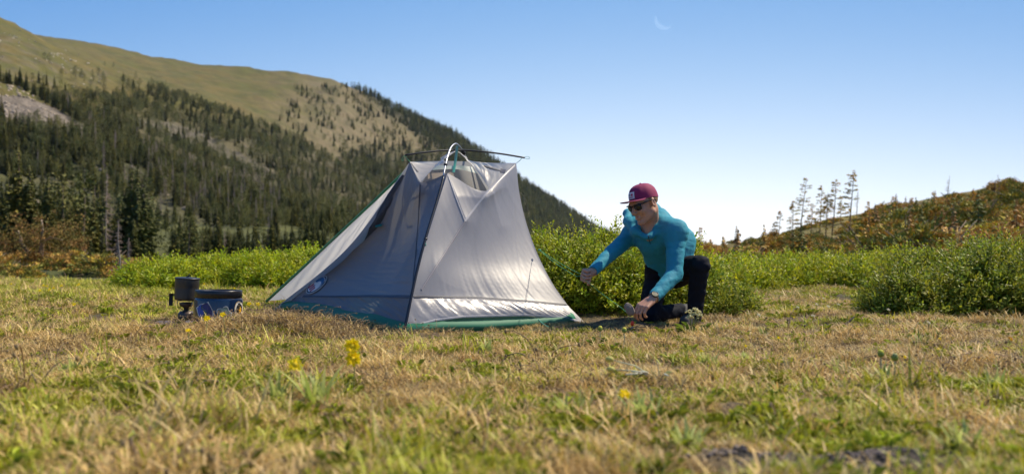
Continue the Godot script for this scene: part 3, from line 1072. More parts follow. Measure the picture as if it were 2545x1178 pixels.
func build_hillside() -> void:
	var leaf := mat("needles", Color(1, 1, 1), 0.75, 0.0, 0.12, true)
	var wood := mat("twig", Color(1, 1, 1), 0.9, 0, 0, true)
	var meshes := []
	for k in 8: meshes.append(spray_clumps(300 + k, [0.15, 0.3, 0.55, 0.85][k / 2]))
	var sg := Geo.new()
	rnd.seed = 88
	for k in 26:
		var a := rnd.randf() * TAU
		var e := Vector3(cos(a) * rnd.randf(), rnd.randf_range(0.3, 0.9), sin(a) * rnd.randf())
		tube(sg, [Vector3(0, -0.05, 0), e * 0.5 + Vector3(0, 0.05, 0), e], 0.02, 0.006, 4, vary(Color(0.15, 0.11, 0.085), 0.3))
	var stems := mesh_of(sg)
	rnd.seed = 501
	var made := 0
	for k in 900:
		if made >= 235: break
		var px := rnd.randf_range(1690, 3050)
		var d := rnd.randf_range(14.5, 41.0)
		var p := stand(px, d)
		var q := seen_at(p)
		# open grass below the crest on the left part of the hill
		var crest := 600.0 - (q.x - 1700.0) * 0.19
		if q.x < 2450 and q.y < crest + 14.0 + rnd.randf() * 12.0 and d > 30.0: continue
		if q.x < 1900 and d < 20.0 and rnd.randf() < 0.6: continue
		if q.x < 1860 and q.y < 625 and rnd.randf() < 0.75: continue
		made += 1
		var rusty := clampf(0.47 + big.get_noise_2d(p.x / 5.0, p.z / 5.0) * 1.7, 0, 0.99)
		var m := int(rusty * 4.0) * 2 + rnd.randi() % 2
		var t := thing("stunted_conifer", ["low dark green conifer mat", "green and rusty conifer mat", "mixed rusty brown conifer mat", "mostly dead rusty conifer mat"][m / 2] + (", near the hill crest" if d > 33.0 else ", halfway up the hill" if d > 23.0 else ", near the hill foot") + (" below the thin spruces" if q.x < 2180 else " behind the big right bush" if q.x < 2400 else " at the right edge"), "shrub", p, "stunted conifers on the right hillside")
		part("foliage", meshes[m], leaf, t)
		part("branches", stems, wood, t).set_meta("kind", "stuff")
		t.rotation.y = rnd.randf() * TAU
		var s := rnd.randf_range(0.5, 1.25) * (0.55 if q.x < 2160 else 1.0) * (0.7 if d > 32.0 else 1.0)
		t.scale = Vector3(s * 1.15, s * rnd.randf_range(0.55, 0.95), s)
	# small rusty and green conifers that break the outline of the low growth
	var cones := []
	for k in 4:
		cones.append(mesh_of(spruce_crown(3.2, 0.75, [Color(0.42, 0.22, 0.05), Color(0.30, 0.17, 0.05), Color(0.17, 0.17, 0.025), Color(0.50, 0.30, 0.05)][k], 820 + k), false))
	var cone_trunk := trunk_mesh(3.1, 0.07)
	rnd.seed = 612
	var placed := 0
	for k in 400:
		if placed >= 64: break
		var px := rnd.randf_range(1700, 2900)
		var d := rnd.randf_range(15.0, 41.0)
		var p := stand(px, d)
		var q := seen_at(p)
		if q.x < 2150 and q.x > 1850 and d > 22.0: continue
		placed += 1
		var m := rnd.randi() % 4
		var t := thing("small_conifer", ["small rusty orange conifer", "small brown dying conifer", "small green conifer", "small golden conifer"][m] + (", near the hill crest" if d > 33.0 else ", halfway up the hill" if d > 23.0 else ", near the hill foot") + (" left of the thin spruces" if q.x < 2000 else " right of the thin spruces" if q.x < 2330 else " behind the big right bush" if q.x < 2545 else " past the right edge"), "tree", p, "small conifers on the right hillside")
		part("crown", cones[m], leaf, t)
		part("trunk", cone_trunk, mats["bark"], t)
		t.rotation.y = rnd.randf() * TAU
		t.scale = Vector3.ONE * rnd.randf_range(0.2, 0.40) * (0.55 if d > 28.0 else 0.8 if q.x < 1900 else 1.0)
	# the thin flagged spruces: foot and tip as read off the place, needles and rust
	var list := [
		[2007, 441, 1989, 592, 0.75, 0.35, "tall leaning spruce with sparse branches, leftmost of the tall thin spruces"], [1974, 500, 1970, 592, 0.8, 0.4, "shorter spruce with long left branches beside the leaning tall spruce"],
		[2044, 461, 2038, 596, 0.8, 0.45, "slim straight spruce between the leaning spruce and the close pair"], [2059, 478, 2053, 604, 0.75, 0.5, "short slim spruce standing left of the second tallest spruce"],
		[2079, 446, 2067, 600, 0.7, 0.4, "second tallest slim spruce on the right hillside"], [2126, 421, 2110, 616, 0.8, 0.4, "tallest thin spruce on the right hillside skyline"],
		[2134, 473, 2131, 540, 0.1, 0.2, "small bare grey dead spruce just right of the tallest spruce"], [2093, 498, 2091, 560, 0.5, 0.5, "small spruce between the second tallest and the tallest spruce"],
		[2163, 501, 2156, 600, 0.8, 0.9, "rusty orange dying spruce right of the tallest spruce"], [2222, 487, 2224, 560, 0.35, 0.8, "small thin rusty spruce on the middle of the right crest"],
		[2322, 475, 2322, 550, 0.35, 0.7, "small sparse spruce below the bare leaning snag"], [2363, 437, 2353, 512, 0.0, 0.2, "bare grey leaning snag on the right hill crest"],
		[2482, 434, 2484, 492, 0.12, 0.3, "crooked bare snag with drooping top near the right edge"], [2506, 443, 2507, 480, 0.05, 0.3, "tiny bare snag beside the crooked snag at the right edge"],
		[1942, 525, 1935, 610, 0.8, 0.85, "orange rusty small spruce left of the tall thin spruces"], [1926, 553, 1925, 612, 0.8, 0.9, "stubby orange spruce at the left end of the spruce row"],
		[1743, 566, 1739, 622, 0.9, 0.95, "bushy orange brown dead spruce just right of the man's back"], [1722, 576, 1720, 622, 0.7, 0.95, "half hidden orange brown spruce touching the man's back"],
		[2374, 480, 2374, 540, 0.3, 0.8, "thin rusty spruce right below the bare leaning snag"], [2270, 491, 2270, 552, 0.4, 0.9, "thin rusty spruce on the crest midway to the leaning snag"],
		[1768, 594, 1767, 624, 0.9, 0.95, "tiny orange brown spruce at the foot of the right hill"], [1800, 590, 1799, 622, 0.7, 0.95, "second tiny orange spruce at the foot of the right hill"], [2196, 500, 2194, 570, 0.5, 0.7, "small rusty spruce between the dying spruce and the crest"],
		[2420, 470, 2419, 530, 0.5, 0.5, "short ragged spruce right of the leaning snag"], [2020, 505, 2016, 590, 0.7, 0.7, "short rusty spruce at the foot of the leaning tall spruce"]]
	var seed_n := 700
	for e in list:
		seed_n += 1
		var foot := on_ground(e[2], e[3], 14.0, 60.0)
		var d := -foot.z
		if d > 46.0: d = 40.0; foot = stand(e[2], 40.0)
		var tip := at(e[0], e[1], d)
		thin_spruce(foot, tip, e[4], e[5], e[6], seed_n)
	# the gnarled old tree and its neighbours at the left edge of the meadow
	var old := stand(92, 27.0)
	rnd.seed = 66
	var t := thing("gnarled_pine", "gnarled old pine with twisted pale trunk at the left meadow edge", "tree", old)
	var wg := Geo.new()
	tube(wg, [Vector3(0, -0.3, 0), Vector3(-0.1, 0.35, 0.05), Vector3(-0.42, 0.75, 0.1), Vector3(-0.62, 1.15, 0)], 0.10, 0.05, 8, Color(0.33, 0.25, 0.18))
	tube(wg, [Vector3(0.02, -0.3, 0), Vector3(0.06, 0.45, -0.05), Vector3(0.12, 0.8, 0), Vector3(0.42, 0.95, 0.1), Vector3(0.75, 0.88, 0)], 0.11, 0.025, 8, Color(0.36, 0.26, 0.17))
	tube(wg, [Vector3(0.1, 0.75, 0), Vector3(0.2, 1.15, 0.1), Vector3(0.1, 1.5, 0)], 0.05, 0.02, 6, Color(0.3, 0.22, 0.16))
	part("trunk", mesh_of(wg), wood, t)
	var cg := Geo.new()
	for k in 520:
		var a := rnd.randf() * TAU
		var q := sqrt(rnd.randf())
		var ctr := Vector3(cos(a) * q * 1.45 + 0.15, 1.15 + rnd.randfn() * 0.3 - q * q * 0.45, sin(a) * q * 0.9)
		var c := Color(0.17, 0.13, 0.018) if rnd.randf() < 0.7 else Color(0.26, 0.13, 0.03)
		for j in 16:
			var dd := Vector3(rnd.randfn(), rnd.randfn() + 0.5, rnd.randfn()).normalized()
			var ee := dd.cross(Vector3(rnd.randfn(), 1, rnd.randfn())).normalized()
			var l := rnd.randf_range(0.04, 0.09)
			var b := ctr + Vector3(rnd.randfn(), rnd.randfn() * 0.6, rnd.randfn()) * 0.07
			cg.tri(b - ee * l * 0.2, b + ee * l * 0.2, b + dd * l, vary(c, 0.35))
	part("crown", mesh_of(cg, false), leaf, t)
	# small trees along the left meadow edge
	var edge := [
		[292, 545, 690, 22.0, 6, "bare grey brown dead tree at the left meadow edge"], [318, 588, 690, 23.0, 7, "thin leaning dead tree right of the bare dead tree"], [372, 632, 694, 20.0, 0, "small rust tinged spruce left of the willow hedge"],
		[345, 640, 694, 21.0, 1, "short rust tinged spruce between the dead tree and the hedge"], [428, 622, 680, 24.0, 0, "small brown spruce above the left end of the willow hedge"], [225, 600, 692, 25.0, 2, "dense low spruce right of the gnarled pine"],
		[255, 585, 692, 27.0, 0, "slim spruce left of the bare dead tree"], [12, 590, 692, 30.0, 2, "broad dark spruce at the left picture edge"], [170, 610, 692, 26.0, 2, "rounded low spruce behind the gnarled pine"], [330, 545, 680, 36.0, 0, "tall slim spruce behind the bare dead tree"]]
	for e in edge:
		var foot := stand(e[0], e[3])
		var tip := at(e[0], e[1], e[3])
		var k = tree_kinds[e[4]]
		var full: float = [9.0, 10.0, 8.0, 7.5, 6.5, 8.0, 9.5, 9.5][e[4]]
		var tr := thing("dead_tree" if e[4] > 5 else "spruce_tree", e[5], "tree", foot)
		var sc: float = (tip.y - foot.y) / full
		var top_part := part("branches" if e[4] > 5 else "crown", k[0], k[2], tr)
		if e[4] > 5: top_part.set_meta("kind", "stuff")
		part("trunk", k[1], mats["silver_bark"] if e[4] > 5 else mats["bark"], tr)
		tr.scale = Vector3(sc * 1.5, sc, sc * 1.5)
	# low rusty growth under them
	for k in 26:
		var p := stand(rnd.randf_range(-150, 385), rnd.randf_range(21, 34))
		var m := 2 + rnd.randi() % 5
		var sh := thing("stunted_conifer", "low rusty conifer mat along the left meadow edge", "shrub", p, "stunted conifers along the left meadow edge")
		part("foliage", meshes[m], leaf, sh)
		part("branches", stems, wood, sh).set_meta("kind", "stuff")
		var s := rnd.randf_range(0.5, 1.0)
		sh.scale = Vector3(s * 1.2, s * 0.8, s)
		sh.rotation.y = rnd.randf() * TAU

func thin_spruce(foot: Vector3, tip: Vector3, leafy: float, rust: float, label: String, sd: int) -> void:
	rnd.seed = sd
	var t := thing("thin_spruce" if leafy > 0.2 else "bare_snag", label, "tree", foot)
	var h := (tip - foot).length()
	var up := tip - foot
	var g := Geo.new()
	var spine := []
	var bow := Vector3(rnd.randfn(), 0, rnd.randfn()) * 0.02 * h
	for k in 7:
		var f := k / 6.0
		spine.append(up * f + bow * sin(PI * f) - (Vector3(0, 0.3, 0) if k == 0 else Vector3.ZERO))
	tube(g, spine, 0.009 * h + 0.008, 0.004, 6, Color(0.24, 0.15, 0.075))
	part("trunk", mesh_of(g), mats["twig"], t)
	var b := Geo.new()
	var f_ := Geo.new()
	var n := int(22 + h * 12)
	var windward := rnd.randf_range(2.6, 3.6)
	for k in n:
		var f := pow(rnd.randf(), 0.8) * 0.84 + 0.15
		var p := curve_at(spine, f)
		var a := rnd.randf() * TAU
		if rnd.randf() < 0.45: a = windward + rnd.randfn() * 0.5
		var l := h * (0.24 * pow(1.0 - f, 0.75) + 0.03) * rnd.randf_range(0.4, 1.15)
		var dir := Vector3(cos(a), rnd.randf_range(-0.25, 0.18), sin(a))
		var mid := p + dir * l * 0.55 + Vector3(0, -0.05 * l, 0)
		var e := p + dir * l + Vector3(0, 0.06 * l, 0)
		tube(b, [p, mid, e], 0.006 + 0.001 * h, 0.002, 3, Color(0.28, 0.18, 0.10))
		var tufts := int(leafy * (4 + l * 22))
		for j in tufts:
			var q := p.lerp(e, rnd.randf_range(0.3, 1.05))
			var c := Color(0.40, 0.34, 0.035) if rnd.randf() > rust * 0.75 else Color(0.68, 0.34, 0.05)
			for m in 7:
				var d := (dir * 0.6 + Vector3(rnd.randfn(), rnd.randfn() * 0.6 + 0.2, rnd.randfn()) * 0.6).normalized()
				var s := d.cross(Vector3(rnd.randfn(), 1, rnd.randfn())).normalized()
				var ll := rnd.randf_range(0.03, 0.08)
				f_.tri(q - s * ll * 0.16, q + s * ll * 0.16, q + d * ll, vary(c, 0.3))
	part("branches", mesh_of(b), mats["twig"], t).set_meta("kind", "stuff")
	if f_.v.size(): part("needles", mesh_of(f_, false), mat("lit_needles", Color(1, 1, 1), 0.7, 0.0, 0.7, true), t)

# ---------------------------------------------------------------- the tent
var patches := {}

func pts(list: Array) -> Array:
	var out := []
	for q in list: out.append(at(q[0], q[1], q[2]))
	return out

func foot_right(px: float) -> float:
	return 1.0 / lerpf(1.0 / 5.26, 1.0 / 5.95, (px - 1008.0) / 447.0)

func foot_left(px: float) -> float:
	return 1.0 / lerpf(1.0 / 6.96, 1.0 / 5.26, (px - 682.0) / 326.0)

func to_line(q: Vector2, a: Vector2, b: Vector2) -> float:
	return q.distance_to(Geometry2D.get_closest_point_to_segment(q, a, b))

func on_patch(key: String, px: float, py: float) -> Array:
	# place and outward normal on a fabric panel
	var p: Array = patches[key]
	var vs: PackedVector3Array = p[0]
	var flat: PackedVector2Array = p[3]
	var best := 0
	var bd := 1e9
	var q := Vector2(px, py)
	for k in flat.size():
		var e := flat[k].distance_squared_to(q)
		if e < bd: bd = e; best = k
	var nu: int = p[1]
	var nv: int = p[2]
	var i := clampi(best % nu, 1, nu - 2)
	var j := clampi(best / nu, 1, nv - 2)
	var c: Vector3 = vs[j * nu + i]
	var n: Vector3 = (vs[j * nu + i + 1] - vs[j * nu + i - 1]).cross(vs[(j + 1) * nu + i] - vs[(j - 1) * nu + i]).normalized()
	if n.dot(EYE - c) < 0: n = -n
	# slide within the tangent plane to the exact line of sight
	var ray: Vector3 = cam_basis * Vector3((px - 1272.5) / FOCAL, -(py - 589.0) / FOCAL, -1.0)
	var t := (c - EYE).dot(n) / ray.dot(n)
	var e := EYE + ray * t
	if e.distance_to(c) > 0.12: e = c
	return [e, n]

func panel(called: String, parent: Node3D, lo: Array, hi: Array, le: Array, ri: Array, nu: int, nv: int, m: Material, ridges := [], hollow := 0.0, wr := [], called_key := "") -> MeshInstance3D:
	var p := coons(pts(lo), pts(hi), pts(le), pts(ri), nu, nv)
	var g := Geo.new()
	var flat := PackedVector2Array()
	for j in nv:
		for k in nu:
			var n := j * nu + k
			var a: Vector3 = p[j * nu + mini(k + 1, nu - 1)] - p[j * nu + maxi(k - 1, 0)]
			var b: Vector3 = p[mini(j + 1, nv - 1) * nu + k] - p[maxi(j - 1, 0) * nu + k]
			var nn := a.cross(b).normalized()
			var c: Vector3 = p[n]
			if nn.dot(EYE - c) < 0: nn = -nn
			var u := k / float(nu - 1)
			var v := j / float(nv - 1)
			var edge := pow(sin(PI * u), 0.6) * pow(sin(PI * v), 0.6) if u * v * (1 - u) * (1 - v) > 0 else 0.0
			var q := seen_at(c)
			var h := -hollow * edge
			for r in ridges:
				var d := 1e9
				for s in r[0].size() - 1: d = minf(d, to_line(q, r[0][s], r[0][s + 1]))
				h += r[1] * exp(-d / r[2]) * minf(edge * 2.5, 1.0)
			for w in wr:
				# folds: [across, along, height, where (0 all, 1 low, 2 high, 3 right), slant]
				var s := fine.get_noise_2d(u * w[0] + v * w[4] + 7.0, v * w[1] + u * 0.3)
				var k2 := 1.0 if w[3] == 0 else pow(1 - v, 2.0) if w[3] == 1 else v * v if w[3] == 2 else u * u
				h += s * w[2] * k2 * minf(edge * 3.0, 1.0)
			g.v.append(c + nn * h)
			g.c.append(Color.WHITE)
			g.u.append(Vector2(u, v))
			flat.append(seen_at(c + nn * h))
	grid(g, nu, nv, 0)
	patches[called_key if called_key else called] = [g.v, nu, nv, flat]
	return part(called, mesh_of(g), m, parent, -parent.position)

func tape(called: String, parent: Node3D, key: String, line: Array, r: float, m: Material, off := 0.002) -> void:
	var p := []
	for k in line.size() - 1:
		var steps := maxi(2, int(Vector2(line[k][0], line[k][1]).distance_to(Vector2(line[k + 1][0], line[k + 1][1])) / 9.0))
		for s in steps:
			var f := s / float(steps)
			var h := on_patch(key, lerpf(line[k][0], line[k + 1][0], f), lerpf(line[k][1], line[k + 1][1], f))
			p.append([h[0] + h[1] * off, h[1]])
	var last = line[line.size() - 1]
	var e := on_patch(key, last[0], last[1])
	p.append([e[0] + e[1] * off, e[1]])
	var g := Geo.new()
	for k in p.size():
		var d: Vector3 = (p[mini(k + 1, p.size() - 1)][0] - p[maxi(k - 1, 0)][0]).normalized()
		var side := d.cross(p[k][1]).normalized() * r
		var up: Vector3 = p[k][1] * 0.0012
		for q in [-side, -side * 0.6 + up, side * 0.6 + up, side]:
			g.v.append(p[k][0] + q); g.c.append(Color.WHITE)
	grid(g, 4, p.size(), 0)
	part(called, mesh_of(g), m, parent, -parent.position)

func cord(called: String, parent: Node3D, p: Array, r: float, m: Material) -> void:
	var g := Geo.new()
	var fine_p := []
	var n := maxi(8, p.size() * 5)
	for k in n: fine_p.append(curve_at(p, k / float(n - 1)))
	tube(g, fine_p, r, r, 6)
	part(called, mesh_of(g), m, parent, -parent.position)

func build_tent() -> void:
	var base := at(1060, 700, 6.1); base.y = ground(base.x, base.z)
	var t := thing("tent", "grey and green two person tent with its roof pole arched over the top", "tent", base)
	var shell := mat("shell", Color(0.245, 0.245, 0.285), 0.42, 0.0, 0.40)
	shell.metallic_specular = 0.55
	shell.normal_enabled = false
	shell.normal_texture = noise_tex("crinkle", 0.018, 512, 4, 41, true, 3.5)
	shell.normal_scale = 0.12
	shell.uv1_scale = Vector3(3, 3, 1)
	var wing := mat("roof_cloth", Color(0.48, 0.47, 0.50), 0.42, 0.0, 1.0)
	var shell_shaded := mat("shell_shaded", Color(0.175, 0.168, 0.195), 0.5, 0.0, 0.07)  # same fabric as shell, its colour darkened for the shaded left wall
	var band_mesh := mat("shell_mesh", Color(0.075, 0.085, 0.125), 0.5, 0.0, 0.2)  # dark blue-grey mesh of the lower left band
	band_mesh.normal_enabled = false; band_mesh.normal_texture = noise_tex("crinkle", 0.018, 512); band_mesh.normal_scale = 0.15; band_mesh.uv1_scale = Vector3(4, 1, 1)
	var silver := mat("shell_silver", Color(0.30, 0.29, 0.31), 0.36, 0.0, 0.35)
	silver.metallic_specular = 0.8
	silver.normal_enabled = false; silver.normal_texture = noise_tex("crinkle", 0.018, 512); silver.normal_scale = 0.25; silver.uv1_scale = Vector3(5, 1.2, 1)
	var green := mat("tent_green", Color(0.0, 0.15, 0.08), 0.6, 0.0, 0.2)
	var teal := mat("teal_strap", Color(0.0, 0.24, 0.20), 0.6, 0.0, 0.3)
	var dark := mat("seam_dark", Color(0.055, 0.06, 0.085), 0.6)
	var navy := mat("door_navy", Color(0.035, 0.045, 0.07), 0.6, 0.0, 0.2)
	var seam := mat("seam_pale", Color(0.48, 0.47, 0.50), 0.4, 0.0, 0.5)
	var black := mat("fitting_black", Color(0.012, 0.012, 0.014), 0.4)
	var line_green := mat("cord_green", Color(0.08, 0.50, 0.22), 0.6, 0.0, 0.3)
	var taupe := mat("inner_mesh", Color(0.26, 0.215, 0.185), 0.8, 0.0, 0.35)

	# right end wall, above and below its dark seam
	var crease := [[1024, 740, 5.36], [1040, 672, 5.45], [1058, 603, 5.56], [1085, 515, 5.71], [1112, 430, 5.88]]
	var low_seam := [[1024, 740, 5.36], [1100, 741, 5.48], [1180, 742, foot_right(1180) + 0.09], [1300, 750, foot_right(1300) + 0.06], [1412, 760, 5.96]]
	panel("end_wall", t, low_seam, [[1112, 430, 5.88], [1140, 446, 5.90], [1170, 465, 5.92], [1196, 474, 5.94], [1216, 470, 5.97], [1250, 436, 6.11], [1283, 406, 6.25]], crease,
		[[1412, 760, 5.96], [1374, 705, 6.0], [1340, 640, 6.08], [1310, 560, 6.16], [1291, 480, 6.22], [1283, 406, 6.25]], 100, 100, shell,
		[[[Vector2(1283, 410), Vector2(1216, 470), Vector2(1155, 550), Vector2(1045, 722)], 0.028, 42.0], [[Vector2(1112, 430), Vector2(1155, 550)], 0.02, 26.0], [[Vector2(1216, 470), Vector2(1250, 560)], 0.012, 30.0]], 0.032,
		[[26.0, 0.45, 0.0020, 1, 6.0], [12.0, 0.4, 0.0024, 1, 3.0], [7.0, 0.6, 0.002, 2, 6.0], [18.0, 0.35, 0.0022, 3, -4.0]])
	panel("wall_skirt", t, [[1010, 815, 5.27], [1080, 797, foot_right(1080) + 0.01], [1150, 788, foot_right(1150)], [1300, 784, foot_right(1300)], [1400, 790, foot_right(1400)], [1455, 803, 5.95]], low_seam,
		[[1010, 815, 5.27], [1016, 780, 5.31], [1024, 740, 5.36]], [[1455, 803, 5.95], [1440, 788, 5.95], [1412, 760, 5.96]], 110, 26, silver, [], -0.012,
		[[20.0, 0.6, 0.005, 0, 2.0], [36.0, 0.6, 0.002, 0, -3.0]], "skirt_right")
	# left side wall
	var low_left := [[730, 740, 6.82], [830, 737, 6.28], [920, 737, 5.82], [1024, 740, 5.36]]
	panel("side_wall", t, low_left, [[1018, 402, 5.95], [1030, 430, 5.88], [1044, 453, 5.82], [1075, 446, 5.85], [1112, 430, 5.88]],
		[[730, 740, 6.82], [850, 645, 6.46], [940, 562, 6.16], [970, 497, 6.05], [998, 450, 5.98], [1018, 402, 5.95]], crease, 80, 90, shell_shaded,
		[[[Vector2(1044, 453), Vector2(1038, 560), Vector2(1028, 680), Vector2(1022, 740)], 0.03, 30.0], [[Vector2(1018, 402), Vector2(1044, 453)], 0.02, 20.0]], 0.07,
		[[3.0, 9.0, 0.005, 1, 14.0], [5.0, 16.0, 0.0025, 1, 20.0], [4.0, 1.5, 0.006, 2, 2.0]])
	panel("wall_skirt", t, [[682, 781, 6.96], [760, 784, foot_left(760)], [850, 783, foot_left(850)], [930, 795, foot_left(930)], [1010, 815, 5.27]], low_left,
		[[682, 781, 6.96], [706, 761, 6.88], [730, 740, 6.82]], [[1010, 815, 5.27], [1016, 780, 5.31], [1024, 740, 5.36]], 70, 22, band_mesh, [], 0.01, [[18.0, 2.0, 0.006, 0, 6.0]], "skirt_left")
	# the two roof wings and the slope behind them
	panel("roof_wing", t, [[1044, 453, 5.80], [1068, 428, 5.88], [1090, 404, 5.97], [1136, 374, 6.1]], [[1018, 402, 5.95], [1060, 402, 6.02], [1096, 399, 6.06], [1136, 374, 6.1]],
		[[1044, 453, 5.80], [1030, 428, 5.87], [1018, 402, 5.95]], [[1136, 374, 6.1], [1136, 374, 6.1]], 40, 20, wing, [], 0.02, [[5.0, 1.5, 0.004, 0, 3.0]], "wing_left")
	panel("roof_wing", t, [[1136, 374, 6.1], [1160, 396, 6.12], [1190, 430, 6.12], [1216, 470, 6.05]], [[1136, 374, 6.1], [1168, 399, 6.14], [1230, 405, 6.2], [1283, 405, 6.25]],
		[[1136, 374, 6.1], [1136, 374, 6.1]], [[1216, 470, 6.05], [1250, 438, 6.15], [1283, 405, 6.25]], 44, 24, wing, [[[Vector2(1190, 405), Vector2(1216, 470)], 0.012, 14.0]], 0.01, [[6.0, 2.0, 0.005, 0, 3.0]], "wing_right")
	var back_l := Vector3(-1.873, 0.03, -6.96)
	var back_r := Vector3(-0.742, 0.03, -7.67)
	var g := Geo.new()
	var rear := coons([back_l, back_l.lerp(back_r, 0.5), back_r], [at(1018, 402, 5.95), at(1096, 400, 6.22), at(1150, 401, 6.3), at(1230, 405, 6.3), at(1283, 405, 6.25)],
		[back_l, back_l.lerp(at(1018, 402, 5.95), 0.55) + Vector3(0.05, -0.1, 0.1), at(1018, 402, 5.95)], [back_r, back_r.lerp(at(1283, 405, 6.25), 0.5) + Vector3(-0.02, -0.12, 0.1), at(1283, 405, 6.25)], 40, 40)
	for p in rear: g.v.append(p); g.c.append(Color.WHITE); g.u.append(Vector2(p.x, p.y))
	grid(g, 40, 40, 0)
	part("rear_slope", mesh_of(g), shell, t, -t.position)
	g = Geo.new()
	var corner_r := at(1455, 803, 5.95)
	var far_side := coons([corner_r, corner_r.lerp(back_r, 0.5), back_r], [at(1283, 405, 6.25), at(1283, 405, 6.25) + Vector3(-0.002, 0, -0.002)],
		pts([[1455, 803, 5.95], [1412, 760, 5.96], [1374, 705, 6.0], [1340, 640, 6.08], [1310, 560, 6.16], [1291, 480, 6.22], [1283, 406, 6.25]]), [back_r, back_r.lerp(at(1283, 405, 6.25), 0.5) + Vector3(-0.02, -0.12, 0.1), at(1283, 405, 6.25)], 24, 40)
	for p in far_side: g.v.append(p); g.c.append(Color.WHITE); g.u.append(Vector2(p.z, p.y))
	grid(g, 24, 40, 0)
	part("far_wall", mesh_of(g), shell, t, -t.position)
	# what shows through the vent under the roof
	panel("vent_mesh", t, [[1047, 456, 5.95], [1080, 454, 6.10], [1114, 446, 6.16], [1160, 470, 6.2], [1212, 476, 6.12]], [[1070, 423, 6.06], [1100, 421, 6.18], [1140, 421, 6.22], [1186, 431, 6.14]],
		[[1047, 456, 5.95], [1070, 423, 6.06]], [[1212, 476, 6.12], [1186, 431, 6.14]], 30, 12, taupe, [], 0.0, [])
	panel("vent_band", t, [[1070, 423, 6.06], [1100, 421, 6.18], [1140, 421, 6.22], [1186, 431, 6.14]], [[1084, 410, 6.07], [1110, 412, 6.18], [1150, 412, 6.22], [1174, 415, 6.14]],
		[[1070, 423, 6.06], [1084, 410, 6.07]], [[1186, 431, 6.14], [1174, 415, 6.14]], 30, 6, mat("vent_green", Color(0.03, 0.45, 0.27), 0.6, 0, 0.9), [], 0.0, [])
	# bathtub floor
	g = Geo.new()
	var loop := [at(1006, 830, 5.25), at(1100, 829, foot_right(1100) + 0.0), at(1200, 827, foot_right(1200) - 0.01), at(1300, 822, foot_right(1300)), at(1390, 816, foot_right(1390)), at(1424, 810, 5.92), Vector3(0.36, 0, -6.06), back_r.lerp(Vector3(0.494, 0, -5.95), 0.5), back_r, back_l.lerp(back_r, 0.5), at(700, 790, 6.9), at(760, 800, foot_left(760)), at(850, 812, foot_left(850)), at(930, 823, foot_left(930)), at(1006, 830, 5.25)]
	var ctr := Vector3(-0.66, 0, -6.44)
	for rowk in 6:
		for p in loop:
			var q: Vector3 = p
			q.y = ground(q.x, q.z) + 0.005
			var hgt: float = [0.0, 0.015, 0.032, 0.052, 0.068, 0.078][rowk]
			var inn: float = [-0.010, -0.020, -0.018, -0.006, 0.02, 0.06][rowk]
			g.v.append(q + (ctr - q).normalized() * Vector3(1, 0, 1) * inn + Vector3(0, hgt, 0))
			g.c.append(Color.WHITE)
	grid(g, loop.size(), 6, 0)
	var n0 := g.v.size()
	g.v.append(Vector3(ctr.x, 0.03, ctr.z)); g.c.append(Color.WHITE)
	for k in loop.size() - 1: g.i.append_array([n0, k + loop.size(), k + 1 + loop.size()])
	part("bathtub_floor", mesh_of(g), green, t, -t.position)
	# the awning panel behind the left wall, with its green edge
	panel("awning", t, [[662, 748, 7.3], [735, 742, 7.5], [900, 725, 7.7]], [[1003, 428, 6.05], [1008, 426, 6.06]], [[662, 748, 7.3], [830, 592, 6.68], [1003, 428, 6.05]], [[900, 725, 7.7], [960, 580, 6.8], [1008, 426, 6.06]], 40, 60,
		mat("awning_cloth", Color(0.34, 0.325, 0.34), 0.45, 0.0, 0.6), [], 0.03, [[10.0, 3.0, 0.01, 0, 3.0]])
	var ge := Geo.new()
	var ep := pts([[661, 749, 7.29], [746, 671, 6.97], [830, 592, 6.66], [917, 511, 6.35], [1004, 428, 6.03]])
	tube(ge, even(ep, 14), 0.011, 0.009, 6)
	part("awning_edge", mesh_of(ge), mat("edge_green", Color(0.0, 0.26, 0.085), 0.5, 0, 0.3), t, -t.position)
	# door cloth gathered along the left edge, with its tie
	var dg := Geo.new()
	var dp := even(pts([[1003, 436, 6.0], [985, 472, 6.03], [962, 515, 6.1], [942, 550, 6.17], [930, 568, 6.22], [900, 596, 6.36], [862, 630, 6.48], [815, 671, 6.62], [770, 706, 6.76]]), 34)
	var dr := [0.012, 0.03, 0.04, 0.026, 0.02, 0.022, 0.020, 0.015, 0.008]
	var f0 := 0
	for k in dp.size():
		var d: Vector3 = (dp[mini(k + 1, dp.size() - 1)] - dp[maxi(k - 1, 0)]).normalized()
		var s := d.cross(Vector3(0.3, 0.2, 1)).normalized()
		var u := s.cross(d)
		var x := k / float(dp.size() - 1) * 8.0
		var rr := lerpf(dr[int(minf(x, 7.99))], dr[int(minf(x, 7.99)) + 1], x - int(minf(x, 7.99)))
		for q in 11:
			var a := TAU * q / 10.0
			var lump := 1.0 + 0.25 * sin(a * 3.0 + k * 0.5)
			dg.v.append(dp[k] + (s * cos(a) * 1.1 + u * sin(a) * 0.6) * rr * lump); dg.c.append(Color.WHITE)
	grid(dg, 11, dp.size(), 0)
	part("rolled_door", mesh_of(dg), navy, t, -t.position)
	var tg := Geo.new()
	var tie := at(941, 561, 6.13)
	box(tg, tie, Vector3(0.022, 0.006, 0.02), Basis(Vector3(0, 0, 1), 0.25))
	part("door_tie", mesh_of(tg), teal, t, -t.position)
	# seams and tapes
	tape("seam", t, "side_wall", [[1044, 458], [1040, 540], [1034, 620], [1028, 680], [1023, 736]], 0.0045, dark)
	tape("seam", t, "side_wall", [[752, 737], [830, 737], [920, 736], [1020, 738]], 0.011, dark)
	tape("seam", t, "end_wall", [[1028, 738], [1100, 739], [1180, 740], [1300, 748], [1408, 758]], 0.009, dark)
